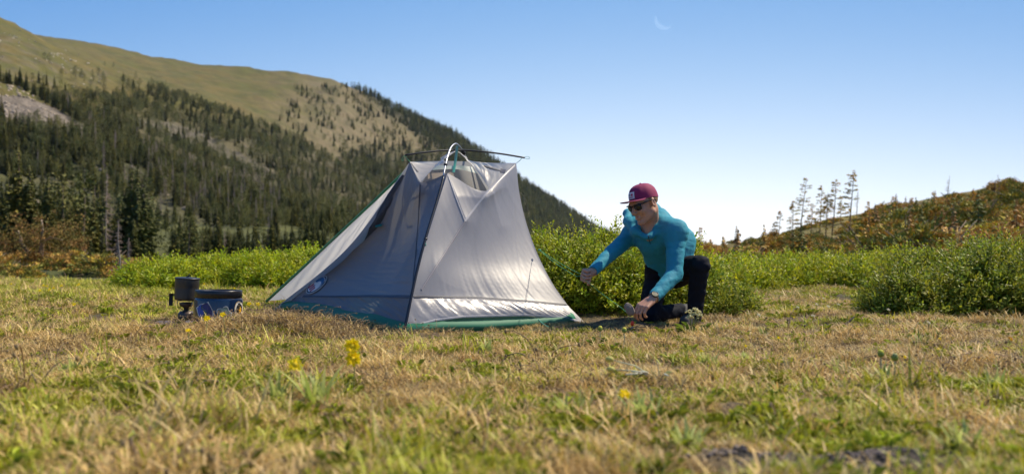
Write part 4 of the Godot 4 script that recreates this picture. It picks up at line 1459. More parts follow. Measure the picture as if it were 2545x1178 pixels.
	tape("seam", t, "end_wall", [[1280, 412], [1250, 440], [1216, 473], [1185, 510], [1155, 550]], 0.007, seam)
	tape("seam", t, "end_wall", [[1155, 550], [1130, 590], [1090, 652], [1047, 720]], 0.006, mat("seam_mid", Color(0.22, 0.21, 0.24), 0.5))
	tape("seam", t, "end_wall", [[1113, 436], [1132, 490], [1155, 550]], 0.004, seam)
	tape("hem", t, "skirt_right", [[1012, 814], [1080, 796], [1150, 787], [1300, 783], [1400, 789], [1450, 801]], 0.007, seam)
	tape("seam", t, "wing_right", [[1202, 412], [1225, 420], [1248, 426]], 0.008, dark)
	tape("corner_patch", t, "wing_right", [[1243, 424], [1256, 427]], 0.022, mat("corner_navy", Color(0.05, 0.06, 0.10), 0.5))
	tape("seam", t, "wing_left", [[1021, 406], [1038, 428]], 0.008, dark)
	# poles
	var pole := mat("pole", Color(0.42, 0.44, 0.48), 0.38, 0.85)
	var pg := Geo.new()
	var pp := pts([[1003, 829, 5.23], [1018, 755, 5.30], [1037, 668, 5.41], [1057, 592, 5.51], [1081, 513, 5.65], [1098, 455, 5.76], [1107, 409, 5.86], [1114, 382, 5.94], [1122, 364, 6.02], [1133, 357, 6.1], [1143, 365, 6.17], [1152, 380, 6.24], [1166, 410, 6.38], [1190, 480, 6.6], [1220, 600, 6.85], [1228, 770, 6.95]])
	pp[15].y = ground(pp[15].x, pp[15].z)
	var all := even(pp, 120)
	var turn_at := 0
	while turn_at < 119 and seen_at(all[turn_at]).y > 440.0: turn_at += 1
	tube(pg, all.slice(0, turn_at + 1), 0.0098, 0.0082, 12)
	part("arch_pole", mesh_of(pg), mat("pole_dark", Color(0.012, 0.015, 0.026), 0.35, 0.2), t, -t.position)
	pg = Geo.new()
	tube(pg, all.slice(turn_at), 0.0054, 0.0054, 12)
	part("arch_pole", mesh_of(pg), pole, t, -t.position)
	var pf := Geo.new()
	tube(pf, [pp[0] + Vector3(-0.003, -0.04, 0.0), pp[0].lerp(pp[1], 0.5), pp[1].lerp(pp[2], 0.1)], 0.0075, 0.0065, 8)
	part("pole_foot", mesh_of(pf), black, t, -t.position)
	for q in [[1107, 409, 5.86], [1057, 594, 5.51]]:
		var cg := Geo.new()
		ellipsoid(cg, at(q[0], q[1], q[2]), Vector3(0.013, 0.011, 0.013), Basis(), Color.WHITE, 10, 7)
		part("pole_clip", mesh_of(cg), black, t, -t.position)
	cord("clip_strap", t, pts([[1056, 598, 5.52], [1055, 606, 5.54], [1058, 612, 5.57]]), 0.007, teal)
	var bg := Geo.new()
	tube(bg, even(pts([[1006, 386, 5.94], [1045, 380, 5.99], [1100, 374, 6.08], [1148, 373, 6.16], [1200, 377, 6.2], [1250, 383, 6.25], [1304, 392, 6.3]]), 40), 0.0062, 0.0062, 8)
	part("roof_pole", mesh_of(bg), black, t, -t.position)
	var hg := Geo.new()
	ellipsoid(hg, at(1151, 378, 6.2), Vector3(0.016, 0.024, 0.014), Basis(Vector3(0, 0, 1), 0.5), Color.WHITE, 10, 8)
	part("hub", mesh_of(hg), black, t, -t.position)
	var sg := Geo.new()
	var sp := pts([[1136, 362, 6.09], [1134, 378, 6.08], [1131, 404, 6.05], [1127, 428, 5.98]])
	for k in 20:
		var p := curve_at(sp, k / 19.0)
		sg.v.append(p - Vector3(0.009, 0, 0)); sg.v.append(p + Vector3(0, 0, 0.003)); sg.v.append(p + Vector3(0.009, 0, 0))
		for q in 3: sg.c.append(Color.WHITE)
	grid(sg, 3, 20, 0)
	part("hanging_strap", mesh_of(sg), teal, t, -t.position)
	cord("corner_cord", t, pts([[1007, 387, 5.94], [1011, 394, 5.945], [1019, 402, 5.95]]), 0.0022, line_green)
	cord("corner_cord", t, pts([[1298, 391, 6.295], [1293, 398, 6.27], [1284, 405, 6.25]]), 0.0022, mat("cord_dark_green", Color(0.05, 0.2, 0.13), 0.6))
	cord("cord_loop", t, pts([[1303, 392, 6.3], [1308, 389, 6.3], [1315, 390, 6.3], [1316, 394, 6.3], [1309, 395, 6.3], [1303, 392, 6.3]]), 0.0016, line_green)
	cord("cord_loop", t, pts([[1006, 386, 5.94], [1001, 390, 5.94], [998, 397, 5.94], [1001, 400, 5.94], [1005, 392, 5.94], [1006, 387, 5.94]]), 0.0016, line_green)
	# peg line of the skirt
	var peg_end := on_ground(1364, 818, 4.0)
	cord("peg_line", t, [at(1336, 792, foot_right(1336)), at(1350, 805, foot_right(1345) - 0.05), Vector3(peg_end.x, peg_end.y + 0.01, peg_end.z)], 0.0025, mat("cord_teal", Color(0.10, 0.42, 0.34), 0.6))
	# badge on the side wall: an oval with a ring, a blue field and red stripes
	badge(t)

func badge(t: Node3D) -> void:
	var c := Vector2(789, 709)
	var e1 := Vector2(0.80, -0.60).normalized()
	var e2 := Vector2(0.42, 0.91)
	var h := on_patch("side_wall", 800, 703)
	var o: Vector3 = h[0]
	var n: Vector3 = h[1]
	var place := func(q: Vector2, lift: float) -> Vector3:
		var px := c + e1 * q.x + e2 * q.y
		var ray: Vector3 = cam_basis * Vector3((px.x - 1272.5) / FOCAL, -(px.y - 589.0) / FOCAL, -1.0)
		return EYE + ray * ((o - EYE).dot(n) / ray.dot(n)) + n * (0.012 + lift)
	var oval := func(called: String, ctr: Vector2, rx: float, ry: float, lift: float, m: Material) -> void:
		var g := Geo.new()
		g.v.append(place.call(ctr, lift)); g.c.append(Color.WHITE)
		for k in 33:
			var a := TAU * k / 32.0
			g.v.append(place.call(ctr + Vector2(cos(a) * rx, sin(a) * ry), lift)); g.c.append(Color.WHITE)
			if k: g.i.append_array([0, k, k + 1])
		part(called, mesh_of(g, false), m, t, -t.position)
	var bar := func(called: String, a: Vector2, b: Vector2, w: float, lift: float, m: Material) -> void:
		var g := Geo.new()
		var s := (b - a).normalized().orthogonal() * w
		g.quad(place.call(a - s, lift), place.call(a + s, lift), place.call(b + s, lift), place.call(b - s, lift), Color.WHITE)
		part(called, mesh_of(g, false), m, t, -t.position)
	var navy := mat("badge_navy", Color(0.02, 0.03, 0.07), 0.6)
	var white := mat("badge_white", Color(0.62, 0.64, 0.68), 0.6)
	var blue := mat("badge_blue", Color(0.03, 0.14, 0.34), 0.6)
	var red := mat("badge_red", Color(0.33, 0.02, 0.07), 0.6)
	oval.call("badge", Vector2.ZERO, 32, 13, 0.0, white)
	oval.call("badge_ring", Vector2.ZERO, 30.5, 11.8, 0.001, navy)
	oval.call("badge_band", Vector2.ZERO, 26.5, 9.8, 0.002, white)
	oval.call("badge_field", Vector2(10, 0), 15, 8.4, 0.003, blue)
	oval.call("badge_figure", Vector2(5, 2.5), 9, 5, 0.004, white)
	oval.call("badge_figure", Vector2(-1, -3.5), 4, 3, 0.0045, white)
	for k in 3: bar.call("badge_stripe", Vector2(-22, -4.6 + k * 4.4), Vector2(-5 - k * 0.5, -4.6 + k * 4.4), 1.5, 0.003, red)
	for k in 7: bar.call("badge_letter", Vector2(25 + 3.5 * cos(k - 3.0), -6 + k * 2.0), Vector2(28.5 - absf(k - 3.0) * 0.5, -6 + k * 2.0), 0.5, 0.003, white)

# ---------------------------------------------------------------- the kneeling man
func hand(list: Array, wrist: Vector3, dir: Vector3, n: Vector3, curl: Array, thumb_in: float, s: float) -> void:
	# dir: along the palm to the knuckles, n: out of the palm, thumb side = n x dir for a left hand; passed in as n, dir in the right order
	dir = dir.normalized()
	n = (n - dir * n.dot(dir)).normalized()
	var t := n.cross(dir) * thumb_in
	list.append(limb(wrist - dir * 0.03 * s, wrist + dir * 0.02 * s, 0.027 * s, 0.026 * s, 0.02))
	var lens := [0.045, 0.049, 0.046, 0.036]
	for k in 4:
		var off := t * (0.031 - 0.0205 * k) * s
		var base := wrist + dir * 0.022 * s + off * 0.6
		var kn: Vector3 = wrist + dir * [0.088, 0.092, 0.087, 0.079][k] * s + off
		list.append(limb(base, kn, 0.0155 * s, 0.0115 * s, 0.012))
		var p := kn
		var d := dir
		for j in 3:
			d = d.rotated(dir.cross(n).normalized(), curl[j] * (1.0 + 0.06 * k))
			var l: float = lens[k] * [1.0, 0.62, 0.48][j] * s
			list.append(limb(p, p + d * l, [0.0098, 0.0088, 0.0078][j] * s, [0.0088, 0.0078, 0.0068][j] * s, 0.004))
			p += d * l
	var a := wrist + dir * 0.028 * s + t * 0.024 * s + n * 0.006 * s
	var b := a + (dir * 0.55 + t * 0.75 + n * 0.45).normalized() * 0.040 * s
	var c := b + (dir * 0.85 + t * 0.05 + n * 0.75).normalized() * 0.034 * s
	var e := c + (dir * 0.75 - t * 0.45 + n * 0.6).normalized() * 0.026 * s
	list.append(limb(a, b, 0.016 * s, 0.012 * s, 0.012))
	list.append(limb(b, c, 0.0115 * s, 0.0098 * s, 0.005))
	list.append(limb(c, e, 0.0098 * s, 0.0078 * s, 0.004))

func span_of(list: Array, pad: float) -> Array:
	var lo := Vector3.ONE * 1e3
	var hi := -lo
	for s: Blob in list:
		if s.cut: continue
		var r := maxf(maxf(s.ra, s.rb), s.rr.x if s.kind == 1 else 0.0)
		if s.kind == 1: r = maxf(r, maxf(s.rr.y, s.rr.z))
		for p in [s.a, s.a + s.ba]:
			lo = lo.min(p - Vector3.ONE * (r + pad)); hi = hi.max(p + Vector3.ONE * (r + pad))
	return [lo, hi]

func build_man() -> void:
	var skin := mat("skin", Color(0.46, 0.245, 0.16), 0.55)
	skin.subsurf_scatter_enabled = true; skin.subsurf_scatter_strength = 0.12
	var jacket := mat("jacket", Color(0.004, 0.245, 0.35), 0.75, 0.0, 0.22)
	jacket.rim_enabled = true; jacket.rim = 0.4; jacket.rim_tint = 0.6
	var cloth := mat("trousers", Color(0.009, 0.011, 0.018), 0.8)
	cloth.metallic_specular = 0.25
	for m: StandardMaterial3D in [jacket, cloth]:
		m.uv1_triplanar = true
		m.uv1_scale = Vector3(2.2, 3.6, 2.2)
		m.normal_enabled = true
		m.normal_texture = noise_tex("cloth_creases", 0.012, 512, 5, 17, true, 14.0)
		m.normal_scale = 0.42
	var shoe_m := mat("shoe", Color(0.03, 0.032, 0.036), 0.75)
	var sole := mat("sole", Color(0.012, 0.012, 0.012), 0.8)
	var foot := stand(1668, 5.95)
	var t := thing("person", "person in teal jacket, dark trousers and maroon cap kneeling and tying a tent line", "person", foot)
	# joints
	var pel := at(1666, 668, 6.1)
	var waist := at(1662, 640, 6.05)
	var chest := at(1632, 592, 5.88)
	var neck := at(1616, 558, 5.80)
	var rs := at(1574, 582, 5.98); var re := at(1519, 630, 5.80); var rw := at(1470, 678, 5.62)
	var ls := at(1680, 577, 5.70); var le := at(1677, 682, 5.60); var lw := at(1622, 744, 5.42)
	var lh := at(1693, 668, 6.08); var lk := at(1740, 660, 5.74); var la := at(1728, 790, 5.82)
	var rh := at(1640, 678, 6.12); var rk := at(1610, 797, 5.93); var ra := at(1690, 790, 6.18)
	rk.y = maxf(rk.y, ground(rk.x, rk.z) + 0.055)
	ra.y = maxf(ra.y, ground(ra.x, ra.z) + 0.075)
	la.y = ground(la.x, la.z) + 0.075
	var hc := at(1600, 504, 5.68)
	var yaw := deg_to_rad(56.0); var pitch := deg_to_rad(21.0)
	var f0 := Vector3(-sin(yaw), 0, cos(yaw))
	var f := f0 * cos(pitch) - Vector3.UP * sin(pitch)
	var up := Vector3.UP * cos(pitch) + f0 * sin(pitch)
	var l := Vector3(cos(yaw), 0, sin(yaw))
	var roll := 0.10
	up = up.rotated(f, roll); l = l.rotated(f, roll)
	var hb := Basis(f, up, l)
	var H := func(a: float, b: float, c: float) -> Vector3: return hc + f * a + up * b + l * c
	# the body: one figure, slim under the clothes
	var body := Geo.new()
	var b1 := [limb(pel, waist, 0.12, 0.115, 0.05), limb(waist, chest, 0.115, 0.12, 0.05), limb(chest, neck, 0.09, 0.055, 0.05), limb(rs, ls, 0.055, 0.055, 0.05), limb(rs, re, 0.05, 0.04), limb(re, rw, 0.04, 0.026), limb(ls, le, 0.052, 0.042), limb(le, lw, 0.042, 0.027),
		limb(lh, lk, 0.08, 0.052, 0.04), limb(lk, la, 0.048, 0.036), limb(rh, rk, 0.08, 0.052, 0.04), limb(rk, ra, 0.046, 0.036), limb(neck, H.call(-0.028, -0.05, 0.0), 0.058, 0.056, 0.03), limb(at(1612, 562, 5.76), at(1614, 584, 5.745), 0.05, 0.04, 0.03)]
	var s1 := span_of(b1, 0.03)
	nets(body, b1, 0.014, s1[0], s1[1])
	var hd := [egg(H.call(-0.012, 0.034, 0), Vector3(0.096, 0.086, 0.076), hb, 0.02), egg(H.call(0.026, -0.032, 0), Vector3(0.066, 0.086, 0.059), hb, 0.03),
		limb(H.call(-0.005, -0.068, 0.050), H.call(0.066, -0.107, 0.014), 0.019, 0.016, 0.022), limb(H.call(-0.005, -0.068, -0.050), H.call(0.066, -0.107, -0.014), 0.019, 0.016, 0.022), egg(H.call(0.073, -0.109, 0), Vector3(0.020, 0.017, 0.022), hb, 0.016),
		limb(H.call(0.083, 0.006, 0), H.call(0.110, -0.034, 0), 0.0085, 0.0125, 0.014), egg(H.call(0.101, -0.040, 0.011), Vector3(0.010, 0.008, 0.008), hb, 0.006), egg(H.call(0.101, -0.040, -0.011), Vector3(0.010, 0.008, 0.008), hb, 0.006),
		limb(H.call(0.080, 0.020, -0.032), H.call(0.080, 0.020, 0.032), 0.013, 0.013, 0.014), egg(H.call(0.066, -0.030, 0.038), Vector3(0.024, 0.024, 0.020), hb, 0.02), egg(H.call(0.066, -0.030, -0.038), Vector3(0.024, 0.024, 0.020), hb, 0.02),
		egg(H.call(0.078, -0.001, 0.031), Vector3(0.014, 0.010, 0.017), hb, 0.008), egg(H.call(0.078, -0.001, -0.031), Vector3(0.014, 0.010, 0.017), hb, 0.008),
		limb(H.call(0.086, -0.066, -0.017), H.call(0.091, -0.065, 0), 0.0055, 0.0065, 0.005), limb(H.call(0.091, -0.065, 0), H.call(0.086, -0.066, 0.017), 0.0065, 0.0055, 0.005), limb(H.call(0.087, -0.0775, -0.014), H.call(0.087, -0.0775, 0.014), 0.0085, 0.0085, 0.006),
		limb(H.call(0.099, -0.0712, -0.018), H.call(0.099, -0.0712, 0.018), 0.0045, 0.0045, 0.004, true),
		egg(H.call(-0.012, -0.012, 0.079), Vector3(0.021, 0.034, 0.010), hb * Basis(Vector3(0, 1, 0), -0.35), 0.008), egg(H.call(-0.012, -0.012, -0.079), Vector3(0.021, 0.034, 0.010), hb * Basis(Vector3(0, 1, 0), 0.35), 0.008),
		egg(H.call(-0.006, -0.010, 0.090), Vector3(0.010, 0.018, 0.006), hb, 0.006, true), egg(H.call(-0.006, -0.010, -0.090), Vector3(0.010, 0.018, 0.006), hb, 0.006, true),
		limb(H.call(-0.028, -0.055, 0), neck.lerp(H.call(-0.028, -0.055, 0), 0.1), 0.057, 0.059, 0.02)]
	var s2 := span_of(hd, 0.015)
	nets(body, hd, 0.0042, s2[0], s2[1])
	var hr := []
	hand(hr, rw, (at(1444, 684, 5.55) - rw), Vector3(0.35, -0.25, 0.85), [1.15, 1.45, 0.9], 1.0, 0.97)
	var s3 := span_of(hr, 0.012)
	nets(body, hr, 0.0034, s3[0], s3[1])
	var hl := []
	hand(hl, lw, (at(1586, 770, 5.36) - lw), Vector3(0.25, -0.75, -0.5), [0.6, 0.75, 0.5], 1.0, 1.02)
	var s4 := span_of(hl, 0.012)
	nets(body, hl, 0.0034, s4[0], s4[1])
	part("body", mesh_of(body), skin, t, -foot)
	# lips
	var lg := Geo.new()
	ellipsoid(lg, H.call(0.0900, -0.0655, 0), Vector3(0.0075, 0.0038, 0.018), hb, Color.WHITE, 12, 7)
	part("upper_lip", mesh_of(lg), mat("lips", Color(0.36, 0.12, 0.10), 0.5), t, -foot)
	lg = Geo.new()
	ellipsoid(lg, H.call(0.0880, -0.0775, 0), Vector3(0.0075, 0.0048, 0.016), hb, Color.WHITE, 12, 7)
	part("lower_lip", mesh_of(lg), mat("lips", Color(0.36, 0.12, 0.10), 0.5), t, -foot)
	# hair at the temples and nape
	var hg := []
	hg.append(egg(H.call(-0.018, 0.02, 0), Vector3(0.094, 0.082, 0.0795), hb, 0.01))
	hg.append(egg(H.call(0.075, -0.03, 0), Vector3(0.085, 0.13, 0.12), hb, 0.008, true))
	hg.append(egg(H.call(-0.012, -0.028, 0), Vector3(0.030, 0.040, 0.12), hb, 0.006, true))
	hg.append(egg(H.call(-0.03, -0.075, 0), Vector3(0.12, 0.05, 0.12), hb, 0.01, true))
	var hair := Geo.new()
	nets(hair, hg, 0.005, H.call(0, 0, 0) - Vector3.ONE * 0.15, H.call(0, 0, 0) + Vector3.ONE * 0.15)
	part("hair", mesh_of(hair), mat("hair", Color(0.22, 0.13, 0.06), 0.7), t, -foot)
	# jacket with its folded hood
	var wrinkle := FastNoiseLite.new()
	wrinkle.seed = 8; wrinkle.frequency = 13.0; wrinkle.fractal_octaves = 3; wrinkle.fractal_type = FastNoiseLite.FRACTAL_RIDGED
	var jk := Geo.new()
	var ring := pts([[1606, 590, 5.70], [1580, 576, 5.74], [1560, 550, 5.86], [1560, 530, 5.97], [1590, 516, 6.02], [1626, 516, 5.98], [1646, 532, 5.88], [1642, 556, 5.76], [1618, 588, 5.70]])
	var jl := [limb(at(1634, 588, 5.87), at(1661, 640, 6.03), 0.144, 0.148, 0.06), limb(at(1661, 640, 6.03), at(1667, 668, 6.08), 0.152, 0.160, 0.05), limb(rs, ls, 0.070, 0.070, 0.06), limb(at(1636, 560, 5.95), at(1690, 600, 6.02), 0.10, 0.11, 0.07), limb(rs, re, 0.065, 0.048, 0.03), limb(re, rw, 0.048, 0.036, 0.012),
		limb(ls, le, 0.066, 0.054, 0.05), limb(le, lw.lerp(le, 0.12), 0.054, 0.040, 0.012), limb(neck, at(1618, 560, 5.84), 0.075, 0.075, 0.04)]
	for k in ring.size() - 1: jl.append(limb(ring[k], ring[k + 1], 0.018 if k < 1 else 0.026, 0.018 if k > 6 else 0.026, 0.035))
	jl.append(limb(at(1628, 548, 5.88), ls, 0.062, 0.060, 0.06))
	jl.append(limb(at(1600, 556, 5.92), rs, 0.058, 0.056, 0.06))
	jl.append(limb(at(1586, 560, 5.84), at(1640, 552, 5.86), 0.055, 0.055, 0.05))
	jl.append(egg(at(1612, 534, 6.0), Vector3(0.10, 0.055, 0.05), Basis(Vector3(0, 0, 1), 0.1), 0.05))
	jl.append(limb(at(1606, 558, 5.62), at(1613, 588, 5.63), 0.075, 0.028, 0.010, true))
	jl.append(limb(H.call(-0.03, -0.03, 0), H.call(-0.03, -0.09, 0), 0.072, 0.066, 0.015, true))
	jl.append(limb(rw, rw + (rw - re).normalized() * 0.1, 0.033, 0.033, 0.004, true))
	# the hem stops at the hips
	jl.append(egg(at(1664, 735, 6.12), Vector3(0.30, 0.118, 0.30), Basis(Vector3(0, 0, 1), 0.12), 0.012, true))
	var s5 := span_of(jl, 0.03)
	nets(jk, jl, 0.0095, s5[0], s5[1], Color.WHITE, wrinkle, 0.0045, Vector3(0.45, 1.3, 0.45))
	part("jacket", mesh_of(jk), jacket, t, -foot)
	var zg := Geo.new()
	tube(zg, pts([[1612, 586, 5.655], [1614, 596, 5.70], [1617, 606, 5.715]]), 0.0035, 0.003, 5)
	part("jacket_zip", mesh_of(zg), mat("zip", Color(0.01, 0.05, 0.08), 0.5), t, -foot)
	# trousers, shoes
	var tr := Geo.new()
	var tl := [egg(at(1668, 676, 6.12), Vector3(0.165, 0.115, 0.15), Basis(), 0.03), limb(lh, lk, 0.098, 0.066, 0.05), limb(lk, la, 0.064, 0.055, 0.02), limb(rh, rk, 0.098, 0.068, 0.05), limb(rk, ra, 0.062, 0.052, 0.02), limb(at(1640, 660, 6.02), at(1690, 655, 6.02), 0.10, 0.10, 0.04)]
	var s6 := span_of(tl, 0.03)
	nets(tr, tl, 0.0105, s6[0], s6[1], Color.WHITE, wrinkle, 0.008, Vector3(0.5, 1.0, 0.5))
	part("trousers", mesh_of(tr), cloth, t, -foot)
	for sd in 2:
		var sh := Geo.new()
		var so := Geo.new()
		if sd == 0:
			var heel := la + Vector3(0.015, -0.04, -0.05)
			var toe := la + Vector3(-0.095, -0.045, 0.13)
			nets(sh, [limb(la + Vector3(0, -0.005, -0.01), heel, 0.045, 0.036, 0.03), limb(heel, toe, 0.036, 0.032, 0.02)], 0.008, heel.min(toe) - Vector3.ONE * 0.1, heel.max(toe) + Vector3.ONE * 0.12)
			nets(so, [limb(heel + Vector3(0, -0.026, 0), toe + Vector3(0, -0.022, 0), 0.036, 0.036, 0.01)], 0.008, heel.min(toe) - Vector3.ONE * 0.1, heel.max(toe) + Vector3.ONE * 0.1)
		else:
			var heel := ra + Vector3(0.05, 0.0, -0.03)
			var toe := ra + Vector3(0.055, -0.065, 0.02)
			toe.y = ground(toe.x, toe.z) + 0.035
			nets(sh, [limb(ra, heel, 0.046, 0.040, 0.03), limb(heel, toe, 0.038, 0.034, 0.03), limb(toe, toe + Vector3(-0.03, -0.01, -0.02), 0.032, 0.028, 0.02)], 0.008, heel.min(toe) - Vector3.ONE * 0.12, heel.max(toe) + Vector3.ONE * 0.12)
			nets(so, [limb(heel + Vector3(0.03, 0, -0.012), toe + Vector3(0.026, -0.004, -0.01), 0.030, 0.032, 0.01)], 0.008, heel.min(toe) - Vector3.ONE * 0.1, heel.max(toe) + Vector3.ONE * 0.1)
		var sn := part("shoe", mesh_of(sh), shoe_m, t, -foot)
		part("sole", mesh_of(so), sole, sn)
	# wrist watch
	var wd := (lw - le).normalized()
	var wc := lw - wd * 0.016
	var wside := wd.cross(Vector3(0.1, 0.2, 1)).normalized()
	var wu := wside.cross(wd)
	var strap := Geo.new()
	var wp := []
	for k in 21: wp.append(wc + (wside * cos(TAU * k / 20.0) + wu * sin(TAU * k / 20.0)) * 0.0300)
	tube(strap, wp, 0.0065, 0.0065, 6)
	var wnode := part("watch_strap", mesh_of(strap), mat("watch_band", Color(0.16, 0.10, 0.06), 0.6), t, -foot)
	var wn := (wside * 0.35 + wu * (1.0 if wu.z > 0 else -1.0)).normalized()
	var wface := Geo.new()
	lathe(wface, [Vector2(0, -0.002), Vector2(0.021, -0.002), Vector2(0.0225, 0.003), Vector2(0.020, 0.008), Vector2(0.018, 0.008), Vector2(0.0175, 0.006), Vector2(0, 0.006)], 24)
	var wm := part("watch_case", mesh_of(wface), mat("watch_case", Color(0.10, 0.085, 0.055), 0.35, 0.7), t, wc + wn * 0.031 - foot)
	wm.basis = Basis(Vector3.UP.cross(wn).normalized(), acos(clampf(wn.y, -1, 1)))
	var dial := Geo.new()
	lathe(dial, [Vector2(0.0172, 0.0063), Vector2(0, 0.0066)], 24)
	part("watch_dial", mesh_of(dial), mat("watch_dial", Color(0.16, 0.15, 0.10), 0.3), wm)
	# sunglasses
	var gl := Node3D.new()
	gl.name = "sunglasses"
	t.add_child(gl)
	var frame := mat("glasses_frame", Color(0.012, 0.010, 0.010), 0.25)
	var lens := mat("glasses_lens", Color(0.006, 0.008, 0.012), 0.06)
	for sg in [-1.0, 1.0]:
		var g := Geo.new()
		for j in 9:
			for k in 11:
				var a := (k / 10.0 * 2 - 1)
				var b := (j / 8.0 * 2 - 1)
				var rr := sqrt(1.0 - 0.5 * b * b)
				var w: float = 0.031 * a * rr
				var h: float = 0.021 * b * (1.0 - 0.25 * a * sg * -1.0) * sqrt(1.0 - 0.5 * a * a)
				g.v.append(H.call(0.108 - 0.010 * a * a - 0.006 * b * b - 0.016 * (0.5 + 0.5 * a * sg), -0.004 + h, sg * 0.036 + w)); g.c.append(Color.WHITE)
		grid(g, 11, 9, 0)
		part("lens", mesh_of(g), lens, gl, -foot)
		var fr := Geo.new()
		tube(fr, [H.call(0.106, 0.009, sg * 0.006), H.call(0.107, 0.015, sg * 0.03), H.call(0.090, 0.013, sg * 0.062), H.call(0.074, 0.011, sg * 0.072)], 0.003, 0.0045, 6)
		tube(fr, [H.call(0.074, 0.011, sg * 0.072), H.call(0.03, 0.010, sg * 0.079), H.call(-0.012, 0.010, sg * 0.084), H.call(-0.035, -0.006, sg * 0.083)], 0.0048, 0.003, 6)
		part("temple_arm", mesh_of(fr), frame, gl, -foot)
	var br := Geo.new()
	tube(br, [H.call(0.106, 0.004, -0.010), H.call(0.113, 0.008, 0), H.call(0.106, 0.004, 0.010)], 0.003, 0.003, 6)
	part("bridge", mesh_of(br), frame, gl, -foot)
	# cap
	var capn := Node3D.new()
	capn.name = "cap"
	t.add_child(capn)
	var cap := mat("cap_cloth", Color(0.23, 0.011, 0.075), 0.8)
	cap.rim_enabled = true; cap.rim = 0.3
	var tilt := hb * Basis(Vector3(0, 0, 1), 0.15)
	var C := func(a: float, b: float, c: float) -> Vector3: return hc + tilt * Vector3(a, b, c)
	var cg := Geo.new()
	for j in 15:
		for k in 49:
			var az := TAU * k / 48.0
			var e := j / 14.0
			var el := e * PI / 2
			var rx := 0.103; var rz := 0.083
			var yy := 0.026 + 0.098 * (pow(sin(el), 0.85))
			var ss := pow(cos(el), 0.72)
			var pleat := 1.0 + 0.012 * sin(az * 5.0 * 2.0) * sin(el * 2.0) + 0.02 * fine.get_noise_2d(az * 3.0, e * 4.0) * sin(el * 2.0)
			var back := 0.0
			if cos(az) < 0: back = -0.012 * cos(az) * -1.0 * (1 - e)
			cg.v.append(C.call(-0.010 + cos(az) * rx * ss * pleat, yy + back, sin(az) * rz * ss * pleat)); cg.c.append(Color.WHITE)
	grid(cg, 49, 15, 0)
	part("crown", mesh_of(cg), cap, capn, -foot)
	var bg := Geo.new()
	for side in 2:
		for j in 8:
			for k in 25:
				var a := (k / 24.0 - 0.5) * 2.3
				var e := j / 7.0
				var r := lerpf(1.0, 1.0 + 0.86 * pow(maxf(cos(a * 0.72), 0), 0.6), e)
				bg.v.append(C.call(-0.010 + cos(a) * 0.102 * r, 0.028 - 0.018 * sin(a) * sin(a) * e + 0.006 * e + (0.0022 if side else -0.0006), sin(a) * 0.083 * (1.0 + 0.08 * e))); bg.c.append(Color.WHITE)
	grid(bg, 25, 8, 0)
	grid(bg, 25, 8, 200)
	for k in 24: bg.i.append_array([175 + k, 176 + k, 375 + k, 176 + k, 376 + k, 375 + k])
	part("brim", mesh_of(bg), cap, capn, -foot)
	# front patch with a small red and grey mark
	var flat := func(called: String, y0: float, y1: float, z0: float, z1: float, lift: float, m: Material) -> void:
		var g := Geo.new()
		for j in 7:
			for k in 9:
				var yy := lerpf(y0, y1, j / 6.0)
				var az := lerpf(z0, z1, k / 8.0)
				var el := asin(clampf(pow((yy - 0.026) / 0.098, 1.0 / 0.85), 0, 1))
				var ss := pow(cos(el), 0.72) * (1.0 + lift)
				g.v.append(C.call(-0.010 + cos(az) * 0.103 * ss, yy, sin(az) * 0.083 * ss)); g.c.append(Color.WHITE)
		grid(g, 9, 7, 0)
		part(called, mesh_of(g), m, capn, -foot)
	var white := mat("cap_patch", Color(0.62, 0.60, 0.64), 0.7)
	flat.call("cap_patch", 0.042, 0.084, -0.34, 0.36, 0.028, white)
	flat.call("patch_mark", 0.060, 0.075, 0.04, 0.22, 0.036, mat("patch_red", Color(0.42, 0.03, 0.08), 0.7))
	flat.call("patch_mark", 0.060, 0.074, -0.20, -0.04, 0.036, mat("patch_grey", Color(0.20, 0.22, 0.26), 0.7))
	flat.call("patch_line", 0.050, 0.054, -0.22, 0.24, 0.036, mats["patch_red"])
	var btn := Geo.new()
	ellipsoid(btn, C.call(-0.010, 0.125, 0), Vector3(0.007, 0.004, 0.007), tilt)
	part("cap_button", mesh_of(btn), cap, capn, -foot)

	# what the hands hold: the guy line, the stone and the peg
	var grip := at(1443, 681, 5.53)
	var lg_m := mat("cord_green", Color(0.08, 0.50, 0.22), 0.6, 0.0, 0.3)
	var gy := thing("guy_line", "thin green guy line running from the tent wall through the man's hand to the stone", "rope", at(1340, 620, 6.05))
	cord("line", gy, [at(1341, 621, 6.06), at(1385, 650, 5.82), at(1432, 676, 5.55), grip], 0.0013, lg_m)
	cord("line", gy, [at(1341, 622, 6.06), at(1382, 655, 5.8), at(1430, 685, 5.55), grip + Vector3(0, -0.01, 0)], 0.0013, lg_m)
	cord("line", gy, [grip + Vector3(0.01, -0.02, 0.01), at(1490, 725, 5.5), at(1552, 771, 5.42), at(1564, 790, 5.42)], 0.0013, lg_m)
	var kg := Geo.new()
	ellipsoid(kg, at(1341, 621, 6.06), Vector3(0.011, 0.006, 0.007), Basis(), Color.WHITE, 8, 6)
	part("loop", mesh_of(kg), mats["teal_strap"], gy, -gy.position)
	var st := at(1565, 769, 5.37)
	var stone := thing("flat_stone", "flat grey brown stone held in the man's lower hand", "stone", st)
	var sg2 := Geo.new()
	ellipsoid(sg2, Vector3.ZERO, Vector3(0.030, 0.043, 0.020), Basis(Vector3(0, 0, 1), 0.45), Color.WHITE, 9, 7)
	for k in sg2.v.size(): sg2.v[k] *= 1.0 + 0.25 * big.get_noise_3dv(sg2.v[k] * 30.0)
	part("stone", mesh_of(sg2, false), mat("held_stone", Color(0.20, 0.165, 0.14), 0.9), stone)
	var pk := on_ground(1571, 826, 4.5)
